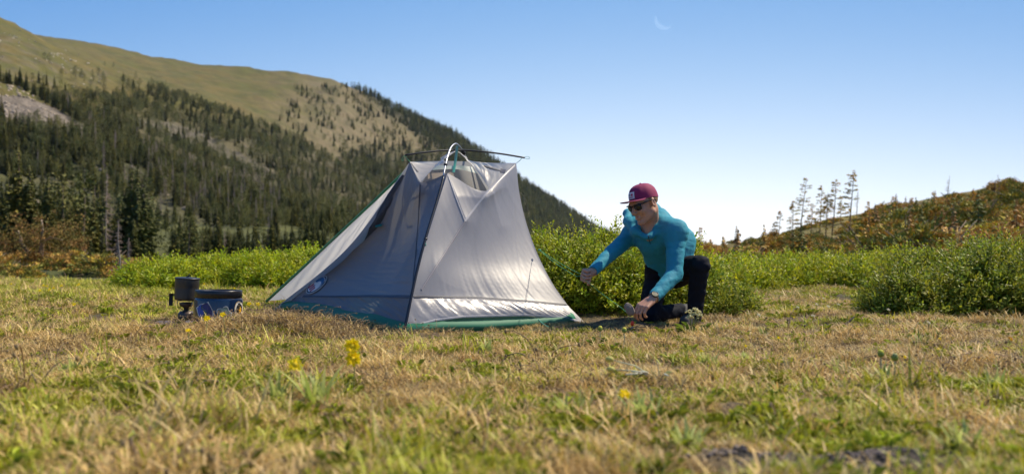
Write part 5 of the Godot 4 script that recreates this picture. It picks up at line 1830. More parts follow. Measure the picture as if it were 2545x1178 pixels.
	pk = Vector3(pk.x, ground(pk.x, pk.z), pk.z)
	var peg := thing("tent_peg", "red headed tent peg pushed into the ground under the man's hand", "peg", pk)
	var p1 := Geo.new()
	tube(p1, [Vector3(0, -0.08, 0), Vector3(0.003, 0.03, 0)], 0.0045, 0.0045, 8)
	part("shaft", mesh_of(p1), mat("peg_metal", Color(0.3, 0.3, 0.3), 0.3, 0.9), peg)
	var p2 := Geo.new()
	ellipsoid(p2, Vector3(0.003, 0.04, 0), Vector3(0.012, 0.017, 0.012))
	part("head", mesh_of(p2), mat("peg_red", Color(0.75, 0.06, 0.02), 0.4), peg)
	rnd.seed = 12
	for k in 5:
		var base := pk + Vector3(rnd.randf_range(-0.06, 0.05), 0, rnd.randf_range(-0.03, 0.04))
		base.y = ground(base.x, base.z)
		var tw := thing("dry_twig", "short dark dry twig standing around the red peg", "twig", base, "twigs around the red peg")
		var tg := Geo.new()
		tube(tg, [Vector3(0, -0.01, 0), Vector3(rnd.randfn() * 0.03, 0.02, rnd.randfn() * 0.01), Vector3(rnd.randfn() * 0.06, rnd.randf_range(0.02, 0.06), rnd.randfn() * 0.02)], 0.004, 0.0015, 6, vary(Color(0.16, 0.12, 0.10), 0.3))
		part("stick", mesh_of(tg), mats["twig"], tw)

# ---------------------------------------------------------------- cooking things
func build_gear() -> void:
	# bear proof canister with stickers
	var d := 5.95
	var c := at(540, 745, d)
	var r := 0.158
	c.y = ground(c.x, c.z) - 0.01
	var topy := at(540, 721, d).y - c.y
	var t := thing("food_canister", "wide blue tinted food canister with stickers and a black lid", "canister", c)
	t.rotation = Vector3(0, atan2(EYE.x - c.x, EYE.z - c.z), -0.02)
	var body := mat("canister_blue", Color(0.005, 0.016, 0.05), 0.2)
	body.clearcoat_enabled = true; body.clearcoat = 0.6; body.clearcoat_roughness = 0.08
	var g := Geo.new()
	lathe(g, [Vector2(0, 0.0), Vector2(r * 0.93, 0.0), Vector2(r * 0.99, 0.012), Vector2(r, 0.03), Vector2(r, topy - 0.066), Vector2(r * 0.985, topy - 0.056), Vector2(r * 0.955, topy - 0.05), Vector2(r * 0.955, topy - 0.04)], 56)
	part("canister_body", mesh_of(g), body, t)
	g = Geo.new()
	lathe(g, [Vector2(r * 0.95, topy - 0.052), Vector2(r * 0.968, topy - 0.05), Vector2(r * 0.97, topy - 0.004), Vector2(r * 0.955, topy), Vector2(r * 0.90, topy + 0.001), Vector2(r * 0.88, topy - 0.008), Vector2(0, topy - 0.009)], 56)
	part("canister_lid", mesh_of(g), mat("lid_black", Color(0.012, 0.012, 0.014), 0.32), t)
	var k := r * FOCAL / d        # pixels per radius
	var stick := func(called: String, poly: PackedVector2Array, lift: float, m: Material) -> void:
		# outline in pixels about the canister's axis and lid height, wrapped on the wall
		var idx := Geometry2D.triangulate_polygon(poly)
		var sg := Geo.new()
		for q in poly:
			var a := asin(clampf((q.x - 540.0) / k, -0.985, 0.985))
			sg.v.append(Vector3(sin(a) * (r + lift), topy - (q.y - 721.0) * d / FOCAL, cos(a) * (r + lift)))
			sg.c.append(Color.WHITE)
		for i in range(0, idx.size(), 3): sg.i.append_array([idx[i], idx[i + 2], idx[i + 1]])
		part(called, mesh_of(sg, false), m, t)
	var split := func(a: Array) -> PackedVector2Array:
		var o := PackedVector2Array()
		for i in a.size():
			var p := Vector2(a[i][0], a[i][1]); var q := Vector2(a[(i + 1) % a.size()][0], a[(i + 1) % a.size()][1])
			for s in 3: o.append(p.lerp(q, s / 3.0))
		return o
	var around := func(cx: float, cy: float, rx: float, ry: float, wob: float, n: int) -> PackedVector2Array:
		var o := PackedVector2Array()
		for i in 36:
			var a := TAU * i / 36.0
			var w := 1.0 + wob * cos(a * n)
			o.append(Vector2(cx + cos(a) * rx * w, cy + sin(a) * ry * w))
		return o
	var grey := mat("sticker_grey", Color(0.58, 0.58, 0.56), 0.4)
	var blue := mat("sticker_blue", Color(0.01, 0.07, 0.36), 0.35)
	var navy := mat("sticker_navy", Color(0.015, 0.022, 0.13), 0.35)
	var sage := mat("sticker_sage", Color(0.13, 0.19, 0.17), 0.4)
	var plum := mat("sticker_plum", Color(0.10, 0.07, 0.16), 0.4)
	var coal := mat("sticker_black", Color(0.012, 0.012, 0.012), 0.4)
	var gold := mat("sticker_gold", Color(0.75, 0.38, 0.01), 0.4)
	stick.call("shield_sticker", split.call([[489, 763], [498, 754], [517, 747], [522, 757], [530, 774], [529, 786], [521, 796], [503, 792], [494, 780]]), 0.001, grey)
	stick.call("shield_field", split.call([[491.5, 763.5], [499, 756], [504, 753.5], [500, 759], [500.5, 765], [506, 769], [508, 776], [504, 783], [498, 784], [494.5, 777]]), 0.002, blue)
	stick.call("shield_field", split.call([[506, 752.6], [515.5, 749.8], [520, 758.5], [527.5, 774.5], [526.5, 785], [520, 793], [510, 790], [513.5, 783], [516, 774], [512, 767.5], [505, 764], [503, 758]]), 0.002, navy)
	stick.call("shield_mark", split.call([[508, 772], [514, 774], [512, 782], [506, 786], [504, 784], [508, 779]]), 0.0025, mat("sticker_olive", Color(0.32, 0.30, 0.08), 0.4))
	stick.call("clover_sticker", around.call(553, 778, 17.5, 19, 0.13, 5), 0.001, grey)
	stick.call("clover_leaf", around.call(553, 778, 15.5, 17, 0.13, 5), 0.002, sage)
	stick.call("clover_leaf", around.call(552, 770, 8, 8, 0.1, 3), 0.003, mat("sticker_pale_sage", Color(0.20, 0.27, 0.25), 0.4))
	stick.call("plum_sticker", around.call(534, 791, 8.5, 7, 0.1, 6), 0.0015, grey)
	stick.call("plum_field", around.call(534, 791, 7, 5.6, 0.1, 6), 0.0025, plum)
	stick.call("round_sticker", around.call(588, 766, 10.4, 19.5, 0.0, 1), 0.001, mat("sticker_tan", Color(0.50, 0.38, 0.20), 0.4))
	stick.call("round_sticker_ring", around.call(588, 766, 9.4, 17.6, 0.0, 1), 0.002, grey)
	stick.call("round_sticker_field", around.call(588.3, 766, 7.0, 13.2, 0.0, 1), 0.003, coal)
	stick.call("leaf_mark", split.call([[590, 759], [591.6, 764], [593, 764], [592, 769], [593.2, 775], [589.5, 776], [586.5, 776.5], [588, 772], [587, 767], [589, 766]]), 0.004, gold)
	# cook pot on its stove
	var pd := 6.2
	var pc := at(461, 746, pd)
	var pt := thing("cook_pot", "dark grey anodised cook pot with lid standing on the small stove", "pot", pc)
	pt.rotation.z = -0.055
	var pr := 0.0815
	var hard := mat("pot_anodised", Color(0.065, 0.062, 0.062), 0.42, 0.55)
	g = Geo.new()
	lathe(g, [Vector2(0, 0), Vector2(pr * 0.90, 0), Vector2(pr * 0.965, 0.008), Vector2(pr * 0.975, 0.018), Vector2(pr * 0.985, 0.075), Vector2(pr * 0.99, 0.098), Vector2(pr, 0.10), Vector2(pr, 0.148)], 44)
	part("pot_body", mesh_of(g), hard, pt)
	g = Geo.new()
	lathe(g, [Vector2(pr * 1.0, 0.146), Vector2(pr * 1.045, 0.149), Vector2(pr * 1.045, 0.154), Vector2(pr * 0.95, 0.157), Vector2(pr * 0.5, 0.161), Vector2(0, 0.161)], 44)
	part("pot_lid", mesh_of(g), mat("pot_lid", Color(0.05, 0.048, 0.05), 0.4, 0.6), pt)
	g = Geo.new()
	tube(g, [Vector3(-0.008, 0.160, 0), Vector3(0.002, 0.166, 0), Vector3(0.011, 0.172, 0), Vector3(0.012, 0.186, 0)], 0.006, 0.003, 7)
	part("lid_knob", mesh_of(g), mats["fitting_black"], pt)
	g = Geo.new()
	box(g, Vector3(-pr - 0.018, 0.0, 0.02), Vector3(0.013, 0.042, 0.004), Basis(Vector3(0, 0, 1), 0.03))
	box(g, Vector3(-pr - 0.004, 0.035, 0.02), Vector3(0.014, 0.006, 0.004))
	part("pot_handle", mesh_of(g), mat("handle_brown", Color(0.055, 0.032, 0.02), 0.6), pt)
	var base := Vector3(pc.x, ground(pc.x, pc.z), pc.z)
	var sv := thing("camp_stove", "small metal camp stove under the dark cook pot", "stove", base)
	var gap := pc.y - base.y
	var steel := mat("stove_steel", Color(0.42, 0.36, 0.30), 0.35, 0.9)
	g = Geo.new()
	lathe(g, [Vector2(0, 0), Vector2(0.05, 0), Vector2(0.056, 0.012), Vector2(0.055, gap * 0.42), Vector2(0.045, gap * 0.52), Vector2(0.016, gap * 0.56), Vector2(0.012, gap * 0.6)], 28)
	part("gas_can", mesh_of(g), mat("can_paint", Color(0.075, 0.055, 0.045), 0.4, 0.3), sv)
	g = Geo.new()
	lathe(g, [Vector2(0.014, gap * 0.56), Vector2(0.018, gap * 0.68), Vector2(0.042, gap * 0.76), Vector2(0.046, gap * 0.9), Vector2(0, gap * 0.91)], 24)
	part("burner", mesh_of(g), mat("burner_dark", Color(0.09, 0.065, 0.05), 0.5, 0.5), sv)
	for q in 3:
		g = Geo.new()
		var a := TAU * q / 3.0 + 0.5
		var o := Vector3(cos(a), 0, sin(a))
		tube(g, [o * 0.014 + Vector3(0, gap * 0.55, 0), o * 0.055 + Vector3(0, gap * 0.75, 0), o * 0.06 + Vector3(0, gap * 0.985, 0), o * 0.03 + Vector3(0, gap * 0.97, 0)], 0.003, 0.003, 6)
		part("pot_support", mesh_of(g), steel, sv)
	g = Geo.new()
	tube(g, [Vector3(0.01, gap * 0.5, 0.01), Vector3(0.05, gap * 0.45, 0.03), Vector3(0.075, gap * 0.4, 0.03)], 0.003, 0.005, 6)
	part("valve", mesh_of(g), mats["fitting_black"], sv)
	# crumpled grey cloth bags beside the stove
	var cloth := mat("bag_cloth", Color(0.13, 0.115, 0.13), 0.85)
	for b in [[400, 5.85, 0.10, 0.05, "crumpled grey stuff sack lying flat left of the stove"], [471, 5.75, 0.035, 0.062, "small upright grey bag between stove and canister"]]:
		var p := stand(b[0], b[1])
		var bt := thing("stuff_sack", b[4], "bag", p)
		var bl := [egg(Vector3(0, b[3] * 0.45, 0), Vector3(b[2], b[3] * 0.75, 0.05), Basis(Vector3(0, 0, 1), 0.22 if b[2] > 0.06 else 0.0), 0.02), egg(Vector3(b[2] * 0.5, b[3] * 0.6, 0.01), Vector3(b[2] * 0.4, b[3] * 0.6, 0.04), Basis(), 0.02)]
		var wn := FastNoiseLite.new()
		wn.seed = 3; wn.frequency = 14.0; wn.fractal_type = FastNoiseLite.FRACTAL_RIDGED
		var bg := Geo.new()
		nets(bg, bl, 0.006, Vector3(-0.16, -0.05, -0.1), Vector3(0.17, 0.12, 0.1), Color.WHITE, wn, 0.014)
		part("sack", mesh_of(bg), cloth, bt)
		var dg := Geo.new()
		tube(dg, [Vector3(b[2] * 0.9, b[3] * 0.5, 0.02), Vector3(b[2] * 1.2, b[3] * 0.9, 0.03), Vector3(b[2] * 1.3, b[3] * 0.4, 0.04)], 0.002, 0.002, 5)
		part("drawstring", mesh_of(dg), mats["fitting_black"], bt)

# ---------------------------------------------------------------- the meadow
func tuft(sd: int, n: int, tall: float, spread: float, lean: float, curl: float, w: float, c: Color, tipc: Color) -> ArrayMesh:
	rnd.seed = sd
	var g := Geo.new()
	for k in n:
		var a := rnd.randf() * TAU
		var q := sqrt(rnd.randf()) * spread
		var p := Vector3(cos(a) * q, -0.006, sin(a) * q)
		var b := rnd.randf() * TAU
		var out := Vector3(cos(b), 0, sin(b))
		var l := tall * rnd.randf_range(0.5, 1.25)
		var side := Vector3(-sin(b), 0, cos(b)) * w * rnd.randf_range(0.7, 1.3)
		side = side.rotated(Vector3.UP, rnd.randf_range(-0.7, 0.7))
		var d := (Vector3.UP + out * rnd.randf() * lean).normalized()
		var turn := rnd.randf_range(0.3, 1.0) * curl
		var cc := vary(c, 0.3)
		var ct := vary(tipc, 0.3)
		var segs := 4
		var n0 := g.v.size()
		for s in segs + 1:
			var t := s / float(segs)
			var ww := 1.0 - t * t * 0.92
			g.v.append(p - side * ww); g.v.append(p + side * ww)
			var col := cc.lerp(ct, t)
			g.c.append(col); g.c.append(col)
			p += d * l / segs
			d = (d + out * turn * 0.5 - Vector3.UP * turn * 0.32 * (0.4 + t)).normalized()
		for s in segs:
			var e := n0 + s * 2
			g.i.append_array([e, e + 2, e + 1, e + 1, e + 2, e + 3])
	return mesh_of(g, false)

func rosette(sd: int, n: int, l0: float, w0: float, lift: float, c: Color) -> ArrayMesh:
	rnd.seed = sd
	var g := Geo.new()
	for k in n:
		var a := rnd.randf() * TAU
		var out := Vector3(cos(a), 0, sin(a))
		var side := Vector3(-sin(a), 0, cos(a))
		var l := l0 * rnd.randf_range(0.5, 1.2)
		var w := w0 * rnd.randf_range(0.7, 1.25)
		var foot := out * rnd.randf() * l0 * 0.9 + Vector3(0, -0.004, 0)
		var up := lift * rnd.randf_range(0.4, 1.3)
		var m := foot + out * l * 0.5 + Vector3.UP * l * up * 0.75
		var e := foot + out * l + Vector3.UP * l * up * 0.8
		var keel := Vector3.UP * w * 0.35
		var cc := vary(c, 0.3)
		g.quad(foot, m - side * w + keel, e, m, cc)
		g.quad(foot, m, e, m + side * w + keel, cc)
	return mesh_of(g, false)

func bent(sd: int) -> ArrayMesh:
	# dead flowering stalks, curled over
	rnd.seed = sd
	var g := Geo.new()
	for k in 5:
		var a := rnd.randf() * TAU
		var out := Vector3(cos(a), 0, sin(a))
		var p := [out * rnd.randf() * 0.04 - Vector3(0, 0.01, 0)]
		var d := (Vector3.UP + out * rnd.randf() * 0.6).normalized()
		var l := rnd.randf_range(0.05, 0.12)
		for s in 7:
			p.append(p[s] + d * l / 7.0)
			d = (d + out * rnd.randf_range(0.05, 0.35) - Vector3.UP * 0.12 * s * rnd.randf()).normalized()
		tube(g, p, 0.0013, 0.0009, 4, vary(Color(0.36, 0.25, 0.15), 0.25))
		ellipsoid(g, p[7], Vector3(0.003, 0.0045, 0.003), Basis(), vary(Color(0.30, 0.21, 0.10), 0.3), 5, 4)
	return mesh_of(g)

func in_tent(x: float, z: float) -> bool:
	return inside(Vector2(x, z), [Vector2(-0.60, -5.36), Vector2(0.42, -5.99), Vector2(-0.78, -7.55), Vector2(-1.78, -6.90)])

func by_tent(x: float, z: float) -> bool:
	var q := Vector2(x, z)
	return minf(to_line(q, Vector2(-0.637, -5.26), Vector2(0.494, -5.95)), to_line(q, Vector2(-0.637, -5.26), Vector2(-1.5, -6.45))) < 0.17

func build_grass() -> void:
	var straw := Color(0.52, 0.37, 0.135)
	var pale := Color(0.70, 0.51, 0.21)
	var grn := Color(0.38, 0.40, 0.030)
	var grn2 := Color(0.52, 0.50, 0.05)
	var gm := mat("blade", Color(1, 1, 1), 0.55, 0.0, 0.55, true)
	var kinds := [
		[tuft(1, 38, 0.058, 0.075, 1.3, 1.3, 0.0019, straw, pale), []], [tuft(2, 38, 0.05, 0.085, 1.7, 1.6, 0.0018, straw * 0.85, pale * 0.95), []], [tuft(3, 30, 0.074, 0.06, 0.9, 0.9, 0.0019, straw * 0.9, pale), []],
		[tuft(4, 36, 0.062, 0.07, 0.9, 0.7, 0.0023, grn, grn2), []], [tuft(5, 30, 0.052, 0.075, 1.2, 0.9, 0.0026, grn * 0.9, grn2 * 0.85), []],
		[rosette(6, 26, 0.026, 0.0055, 0.9, Color(0.36, 0.40, 0.024)), []], [rosette(7, 20, 0.040, 0.0070, 1.2, Color(0.42, 0.46, 0.035)), []], [bent(8), []], [tuft(9, 40, 0.045, 0.09, 2.0, 1.5, 0.0011, Color(0.36, 0.22, 0.11), Color(0.45, 0.30, 0.16)), []]]
	var tints := []
	for k in kinds.size(): tints.append(PackedColorArray())
	rnd.seed = 2024
	for zone in [[0.9, 2.2, 6500], [2.2, 3.6, 9500], [3.6, 5.5, 12500], [5.5, 8.5, 15000], [8.5, 12.5, 12000], [12.5, 18.5, 12000]]:
		for k in zone[2]:
			var d := sqrt(lerpf(zone[0] * zone[0], zone[1] * zone[1], rnd.randf()))
			var x := rnd.randf_range(-1, 1) * (0.72 * d + 0.5)
			var z := -d
			if in_tent(x, z): continue
			if burrow(x, z) > 0.22 or (burrow(x, z - 0.10) > 0.3 and rnd.randf() < 0.75) or by_tent(x, z): continue
			var y := ground(x, z)
			var dry := 0.55 * patch_noise.get_noise_2d(x * 0.8, z * 0.8) + 0.65 * fine.get_noise_2d(x * 3.4 + 9.0, z * 3.4)
			dry += 0.30 * smoothstep(6.5, 11.0, d) + 0.10 * smoothstep(-1.0, -4.0, x) - 0.16 * exp(-pow((d - 4.8) / 1.5, 2)) + 0.16 * smoothstep(4.2, 2.2, d)
			var bare := fine.get_noise_2d(x * 1.7 + 40.0, z * 1.7)
			if bare > 0.24 and rnd.randf() < 0.75: continue
			var which := 0
			var r := rnd.randf()
			if dry < 0.13 + rnd.randfn() * 0.13:
				which = [0, 1, 1, 2, 0, 1, 8, 8, 0, 2][rnd.randi() % 10]
				if r < 0.06: which = 7
				elif r < 0.12: which = 3 + rnd.randi() % 4
			else:
				which = [3, 4, 4, 5, 5, 6, 3, 6][rnd.randi() % 8]
				if r < 0.16: which = rnd.randi() % 3
			var s := rnd.randf_range(0.7, 1.25) * (1.0 + smoothstep(6.0, 16.0, d) * 0.75)
			if x > 0.4 and d > 4.0: s *= 0.85
			if rnd.randf() < 0.07: s *= 1.6
			s *= 0.72 + 0.85 * maxf(0.0, fine.get_noise_2d(x * 2.1 - 30.0, z * 2.1) + 0.15)
			var close := minf(to_line(Vector2(x, z), Vector2(-0.637, -5.26), Vector2(0.494, -5.95)), to_line(Vector2(x, z), Vector2(-0.637, -5.26), Vector2(-1.2, -6.0)))
			s *= lerpf(0.35, 1.0, smoothstep(0.15, 0.8, close))
			if which == 5 or which == 6: s = minf(s, 1.0)
			var b := Basis(Vector3.UP, rnd.randf() * TAU).scaled(Vector3(s, s * rnd.randf_range(0.8, 1.2), s))
			kinds[which][1].append(Transform3D(b, Vector3(x, y, z)))
			var v := rnd.randf_range(0.62, 1.2)
			tints[which].append(Color(v * rnd.randf_range(0.95, 1.08), v, v * rnd.randf_range(0.85, 1.1)))
	# taller dry growth in front of the cooking things
	for k in 170:
		var p := stand(rnd.randf_range(350, 640), rnd.randf_range(5.25, 5.72))
		var w: int = [2, 0, 7, 2, 3][rnd.randi() % 5]
		kinds[w][1].append(Transform3D(Basis(Vector3.UP, rnd.randf() * TAU).scaled(Vector3.ONE * rnd.randf_range(0.8, 1.15)), p))
		tints[w].append(Color(0.95, 0.92, 0.9))
	# longer curled growth on the hummock before the tent and along its foot
	for k in 260:
		var x := -1.30 + rnd.randfn() * 0.36
		var z := -5.12 + rnd.randfn() * 0.17
		if in_tent(x, z): continue
		var w: int = [7, 7, 2, 1, 7][rnd.randi() % 5]
		kinds[w][1].append(Transform3D(Basis(Vector3.UP, rnd.randf() * TAU).scaled(Vector3.ONE * rnd.randf_range(0.9, 1.35)), Vector3(x, ground(x, z), z)))
		tints[w].append(Color(0.95, 0.95, 0.95))
	for k in 70:
		var t := rnd.randf()
		var p := Vector3(-0.64, 0, -5.28).lerp(Vector3(0.50, 0, -5.97), t) if rnd.randf() < 0.6 else Vector3(-0.64, 0, -5.28).lerp(Vector3(-1.85, 0, -6.95), t)
		p += Vector3(rnd.randfn() * 0.03, 0, 0.05 + absf(rnd.randfn()) * 0.05)
		var w: int = [0, 2, 1, 7, 0][rnd.randi() % 5]
		kinds[w][1].append(Transform3D(Basis(Vector3.UP, rnd.randf() * TAU).scaled(Vector3.ONE * rnd.randf_range(0.45, 0.9)), Vector3(p.x, ground(p.x, p.z), p.z)))
		tints[w].append(Color(1, 1, 1))
	var names := ["dry_grass", "dry_grass", "dry_grass", "green_grass", "green_grass", "ground_cover_leaves", "ground_cover_leaves", "dead_stalks", "brown_grass"]
	var said := ["matted straw coloured dry grass of the meadow", "flattened curly dry grass of the meadow", "longer upright dry grass blades of the meadow", "fresh green grass blades among the dry grass", "short green grass among the dry grass", "small green ground cover leaves in the dry grass", "larger green ground cover leaves in the dry grass", "curled brown dead flower stalks above the dry grass", "short reddish brown withered grass"]
	for k in kinds.size():
		var o := copies(names[k], kinds[k][0], gm, kinds[k][1], tints[k])
		o.set_meta("label", said[k]); o.set_meta("category", "grass")
	# pebbles in the burrows
	var peb := Geo.new()
	ellipsoid(peb, Vector3.ZERO, Vector3(1, 0.7, 0.85), Basis(), Color.WHITE, 7, 5)
	var where := []
	var tint := PackedColorArray()
	for k in 700:
		var a: Vector3 = [Vector3(0.80, 0, -2.03), Vector3(0.80, 0, -2.03), Vector3(0.55, 0, -2.08), Vector3(-0.02, 0, -2.2)][rnd.randi() % 4]
		var x := a.x + rnd.randfn() * 0.11
		var z := a.z + rnd.randfn() * 0.06
		if burrow(x, z) < 0.12: continue
		where.append(Transform3D(Basis.from_euler(Vector3(rnd.randf(), rnd.randf() * 6, 0)).scaled(Vector3.ONE * rnd.randf_range(0.002, 0.009)), Vector3(x, ground(x, z) + 0.002, z)))
		var v := rnd.randf_range(0.3, 1.0)
		tint.append(Color(v, v * 0.92, v * 0.88))
	var o := copies("soil_crumbs", mesh_of(peb), mat("crumb", Color(0.22, 0.19, 0.17), 0.95, 0, 0, true), where, tint)
	o.set_meta("label", "dark crumbs and pebbles of the bare burrow soil"); o.set_meta("category", "soil")

# ---------------------------------------------------------------- flowers
func petal(l: float, w: float, c: Color, cup: float) -> ArrayMesh:
	var g := Geo.new()
	var a := Vector3(0.0012, 0, 0)
	var m := Vector3(l * 0.55, l * cup * 0.7, 0)
	var e := Vector3(l, l * cup * 0.6, 0)
	var s := Vector3(0, 0, w)
	var lift := Vector3(0, w * 0.3, 0)
	g.quad(a, m - s + lift, e - s * 0.35, e, c)
	g.tri(a, e, m, c)
	g.quad(a, e, e + s * 0.35, m + s + lift, c)
	return mesh_of(g, false)

func flower(called: String, label: String, head: Vector3, r: float, petals: int, petal_c: Color, eye_c: Color, face: Vector3, group := "", cup := 0.35, leaves := true, second := 0.0) -> Node3D:
	var foot := Vector3(head.x + rnd.randf_range(-0.01, 0.01), ground(head.x, head.z - 0.004), head.z - 0.004)
	var t := thing(called, label, "flower", foot, group)
	var up := head - foot
	var g := Geo.new()
	tube(g, [Vector3(0, -0.01, 0), up * 0.5 + Vector3(rnd.randf_range(-0.012, 0.012), 0, 0.004), up], 0.0022, 0.0016, 5, Color(0.20, 0.23, 0.06))
	part("stem", mesh_of(g), mats["stem"], t)
	var pm := mat("petal", Color(1, 1, 1), 0.6, 0.0, 0.6, true)
	for head_n in (2 if second > 0.0 else 1):
		var where := up + Vector3(0.004, -second, 0.002) * head_n
		var hold := Node3D.new()
		hold.name = "flower_head"
		t.add_child(hold, true)
		hold.position = where
		var ax := Vector3.UP.cross(face.normalized())
		if ax.length() > 0.01: hold.basis = Basis(ax.normalized(), acos(clampf(face.normalized().y, -1, 1)))
		var c := Geo.new()
		ellipsoid(c, Vector3(0, r * 0.1, 0), Vector3(r * 0.36, r * 0.26, r * 0.36), Basis(), eye_c, 10, 6)
		part("flower_eye", mesh_of(c), mat("flower_eye", Color(1, 1, 1), 0.8, 0, 0, true), hold)
		var pk := petal(r, r * 0.30, petal_c, cup)
		var pk2 := petal(r * 0.8, r * 0.22, petal_c * 0.92, cup + 0.3)
		for k in petals:
			var q := part("petal", pk if k % 2 == 0 else pk2, pm, hold)
			q.rotation.y = TAU * (k + rnd.randf_range(-0.2, 0.2)) / petals
			q.rotation.z = rnd.randf_range(-0.15, 0.15)
	if leaves:
		var lg := Geo.new()
		for k in 4:
			var a := rnd.randf() * TAU
			var out := Vector3(cos(a), 0, sin(a)); var side := Vector3(-sin(a), 0, cos(a)) * 0.006
			var l := rnd.randf_range(0.03, 0.06)
			lg.quad(Vector3.ZERO, out * l * 0.5 + side + Vector3(0, l * 0.5, 0), out * l + Vector3(0, l * 0.6, 0), out * l * 0.5 - side + Vector3(0, l * 0.5, 0), vary(Color(0.16, 0.22, 0.03), 0.2))
		part("leaves", mesh_of(lg, false), mats["willow_leaf"], t)
	return t

func build_flowers() -> void:
	mat("stem", Color(1, 1, 1), 0.7, 0.0, 0.3, true)
	rnd.seed = 333
	var y := Color(0.98, 0.80, 0.015)
	var e := Color(0.85, 0.60, 0.01)
	var front := Vector3(0.1, 0.5, 0.85)
	flower("yellow_flower", "large double yellow flower, one head above the other, before the tent front", at(874, 861, 3.05), 0.029, 15, y, e, Vector3(0.2, 0.35, 0.9), "", 0.45, true, 0.044)
	flower("yellow_flower", "open yellow flower with separate petals above broad leaves, lower left of the double flower", at(733, 908, 2.85), 0.028, 9, y, e * 0.8, front, "", 0.2)
	flower("yellow_flower", "single yellow flower low in the foreground right of the picture middle", at(1552, 982, 2.42), 0.018, 12, y, e, Vector3(0, 0.8, 0.5), "", 0.5)
	flower("yellow_flower", "yellow flower touching the clover sticker of the blue canister", at(552, 783, 4.7), 0.017, 10, y, e, front, "", 0.5)
	flower("yellow_flower", "yellow flower below the shield sticker of the blue canister", at(513, 793, 4.4), 0.019, 12, y, e, front, "", 0.5)
	flower("yellow_flower", "yellow flower in the dry grass below the canister", at(466, 823, 4.0), 0.014, 12, y, e, Vector3(0.1, 0.8, 0.5), "", 0.6)
	flower("yellow_flower", "small yellow flower alone left of the cook pot", at(182, 757, 6.6), 0.015, 10, y, e, front, "", 0.4)
	flower("yellow_flower", "left one of two small yellow flowers between canister and tent awning", at(618, 756, 6.5), 0.018, 10, y, e, front, "", 0.4)
	flower("yellow_flower", "right one of two small yellow flowers between canister and tent awning", at(640, 757, 6.4), 0.018, 10, y, e, front, "", 0.4)
	flower("yellow_flower", "orange yellow flower at the right edge in the short grass", at(2513, 843, 4.6), 0.014, 10, Color(0.85, 0.42, 0.01), e, front, "", 0.4)
	for k in 22:
		var p := stand(rnd.randf_range(20, 960), rnd.randf_range(8.0, 13.5))
		flower("yellow_flower", "tiny yellow flower in the far meadow grass on the left", p + Vector3(0, rnd.randf_range(0.07, 0.13), 0), 0.018, 8, y, e, front, "tiny yellow flowers in the far left meadow", 0.4, false)
	for k in 12:
		var p := stand(rnd.randf_range(1000, 2400), rnd.randf_range(3.4, 6.0))
		flower("yellow_flower", "tiny yellow flower in the short grass on the right", p + Vector3(0, rnd.randf_range(0.03, 0.06), 0), 0.009, 8, y, e, front, "tiny yellow flowers in the short grass", 0.5, false)
	# buds on stalks
	for b in [[2191, 880, 3.3, "yellow green bud on a stalk above a leaf rosette at right"], [1552, 822, 4.35, "green bud on a pale stalk in front of the red peg"], [1492, 818, 4.6, "yellow green bud left of the red peg"], [2226, 889, 3.25, "grey green bud leaning beside the yellow green bud"]]:
		var head := at(b[0], b[1], b[2])
		var foot := Vector3(head.x - 0.008, ground(head.x, head.z), head.z)
		var t := thing("flower_bud", b[3], "flower", foot)
		var g := Geo.new()
		tube(g, [Vector3(0, -0.01, 0), (head - foot) * 0.6 + Vector3(0.004, 0, 0), head - foot], 0.003, 0.0024, 6, Color(0.32, 0.34, 0.20))
		part("stem", mesh_of(g), mats["stem"], t)
		var hg := Geo.new()
		ellipsoid(hg, Vector3.ZERO, Vector3(0.0125, 0.013, 0.0125), Basis(), Color(0.22, 0.28, 0.05), 10, 7)
		part("calyx", mesh_of(hg), mats["stem"], t, head - foot)
		var yg := Geo.new()
		ellipsoid(yg, Vector3(0, 0.008, 0), Vector3(0.011, 0.009, 0.011), Basis(), Color(0.62, 0.60, 0.06) if b[0] != 2226 else Color(0.3, 0.33, 0.12), 10, 6)
		part("bud_tip", mesh_of(yg), mats["stem"], t, head - foot)
		part("leaves", rosette(int(b[0]), 14, 0.045, 0.007, 1.0, Color(0.17, 0.25, 0.03)), mats["willow_leaf"], t)
	# the cream cluster by the planted foot
	var foot := stand(1722, 5.35)
	var t := thing("cream_flower_cluster", "cluster of cream white flower heads on tall green stems by the man's foot", "flower", foot)
	for h in [[1712, 776], [1724, 784], [1735, 778], [1728, 772], [1716, 790], [1740, 786]]:
		var p := at(h[0], h[1], 5.35 + rnd.randf_range(-0.05, 0.05)) - foot
		var g := Geo.new()
		tube(g, [Vector3(rnd.randfn() * 0.012, -0.01, rnd.randfn() * 0.01), p * 0.6, p], 0.0026, 0.0018, 5, Color(0.24, 0.28, 0.07))
		part("stem", mesh_of(g), mats["stem"], t)
		var fg := Geo.new()
		for k in 16:
			var d := Vector3(rnd.randfn(), rnd.randfn() * 0.5 + 0.5, rnd.randfn()).normalized() * 0.017
			ellipsoid(fg, d, Vector3(0.0065, 0.004, 0.0065), Basis(), vary(Color(0.72, 0.68, 0.36), 0.12), 6, 4)
		part("flower_head", mesh_of(fg), mat("petal", Color(1, 1, 1), 0.6, 0.0, 0.6, true), t, p)
	part("leaves", rosette(555, 26, 0.07, 0.009, 1.1, Color(0.19, 0.27, 0.03)), mats["willow_leaf"], t)
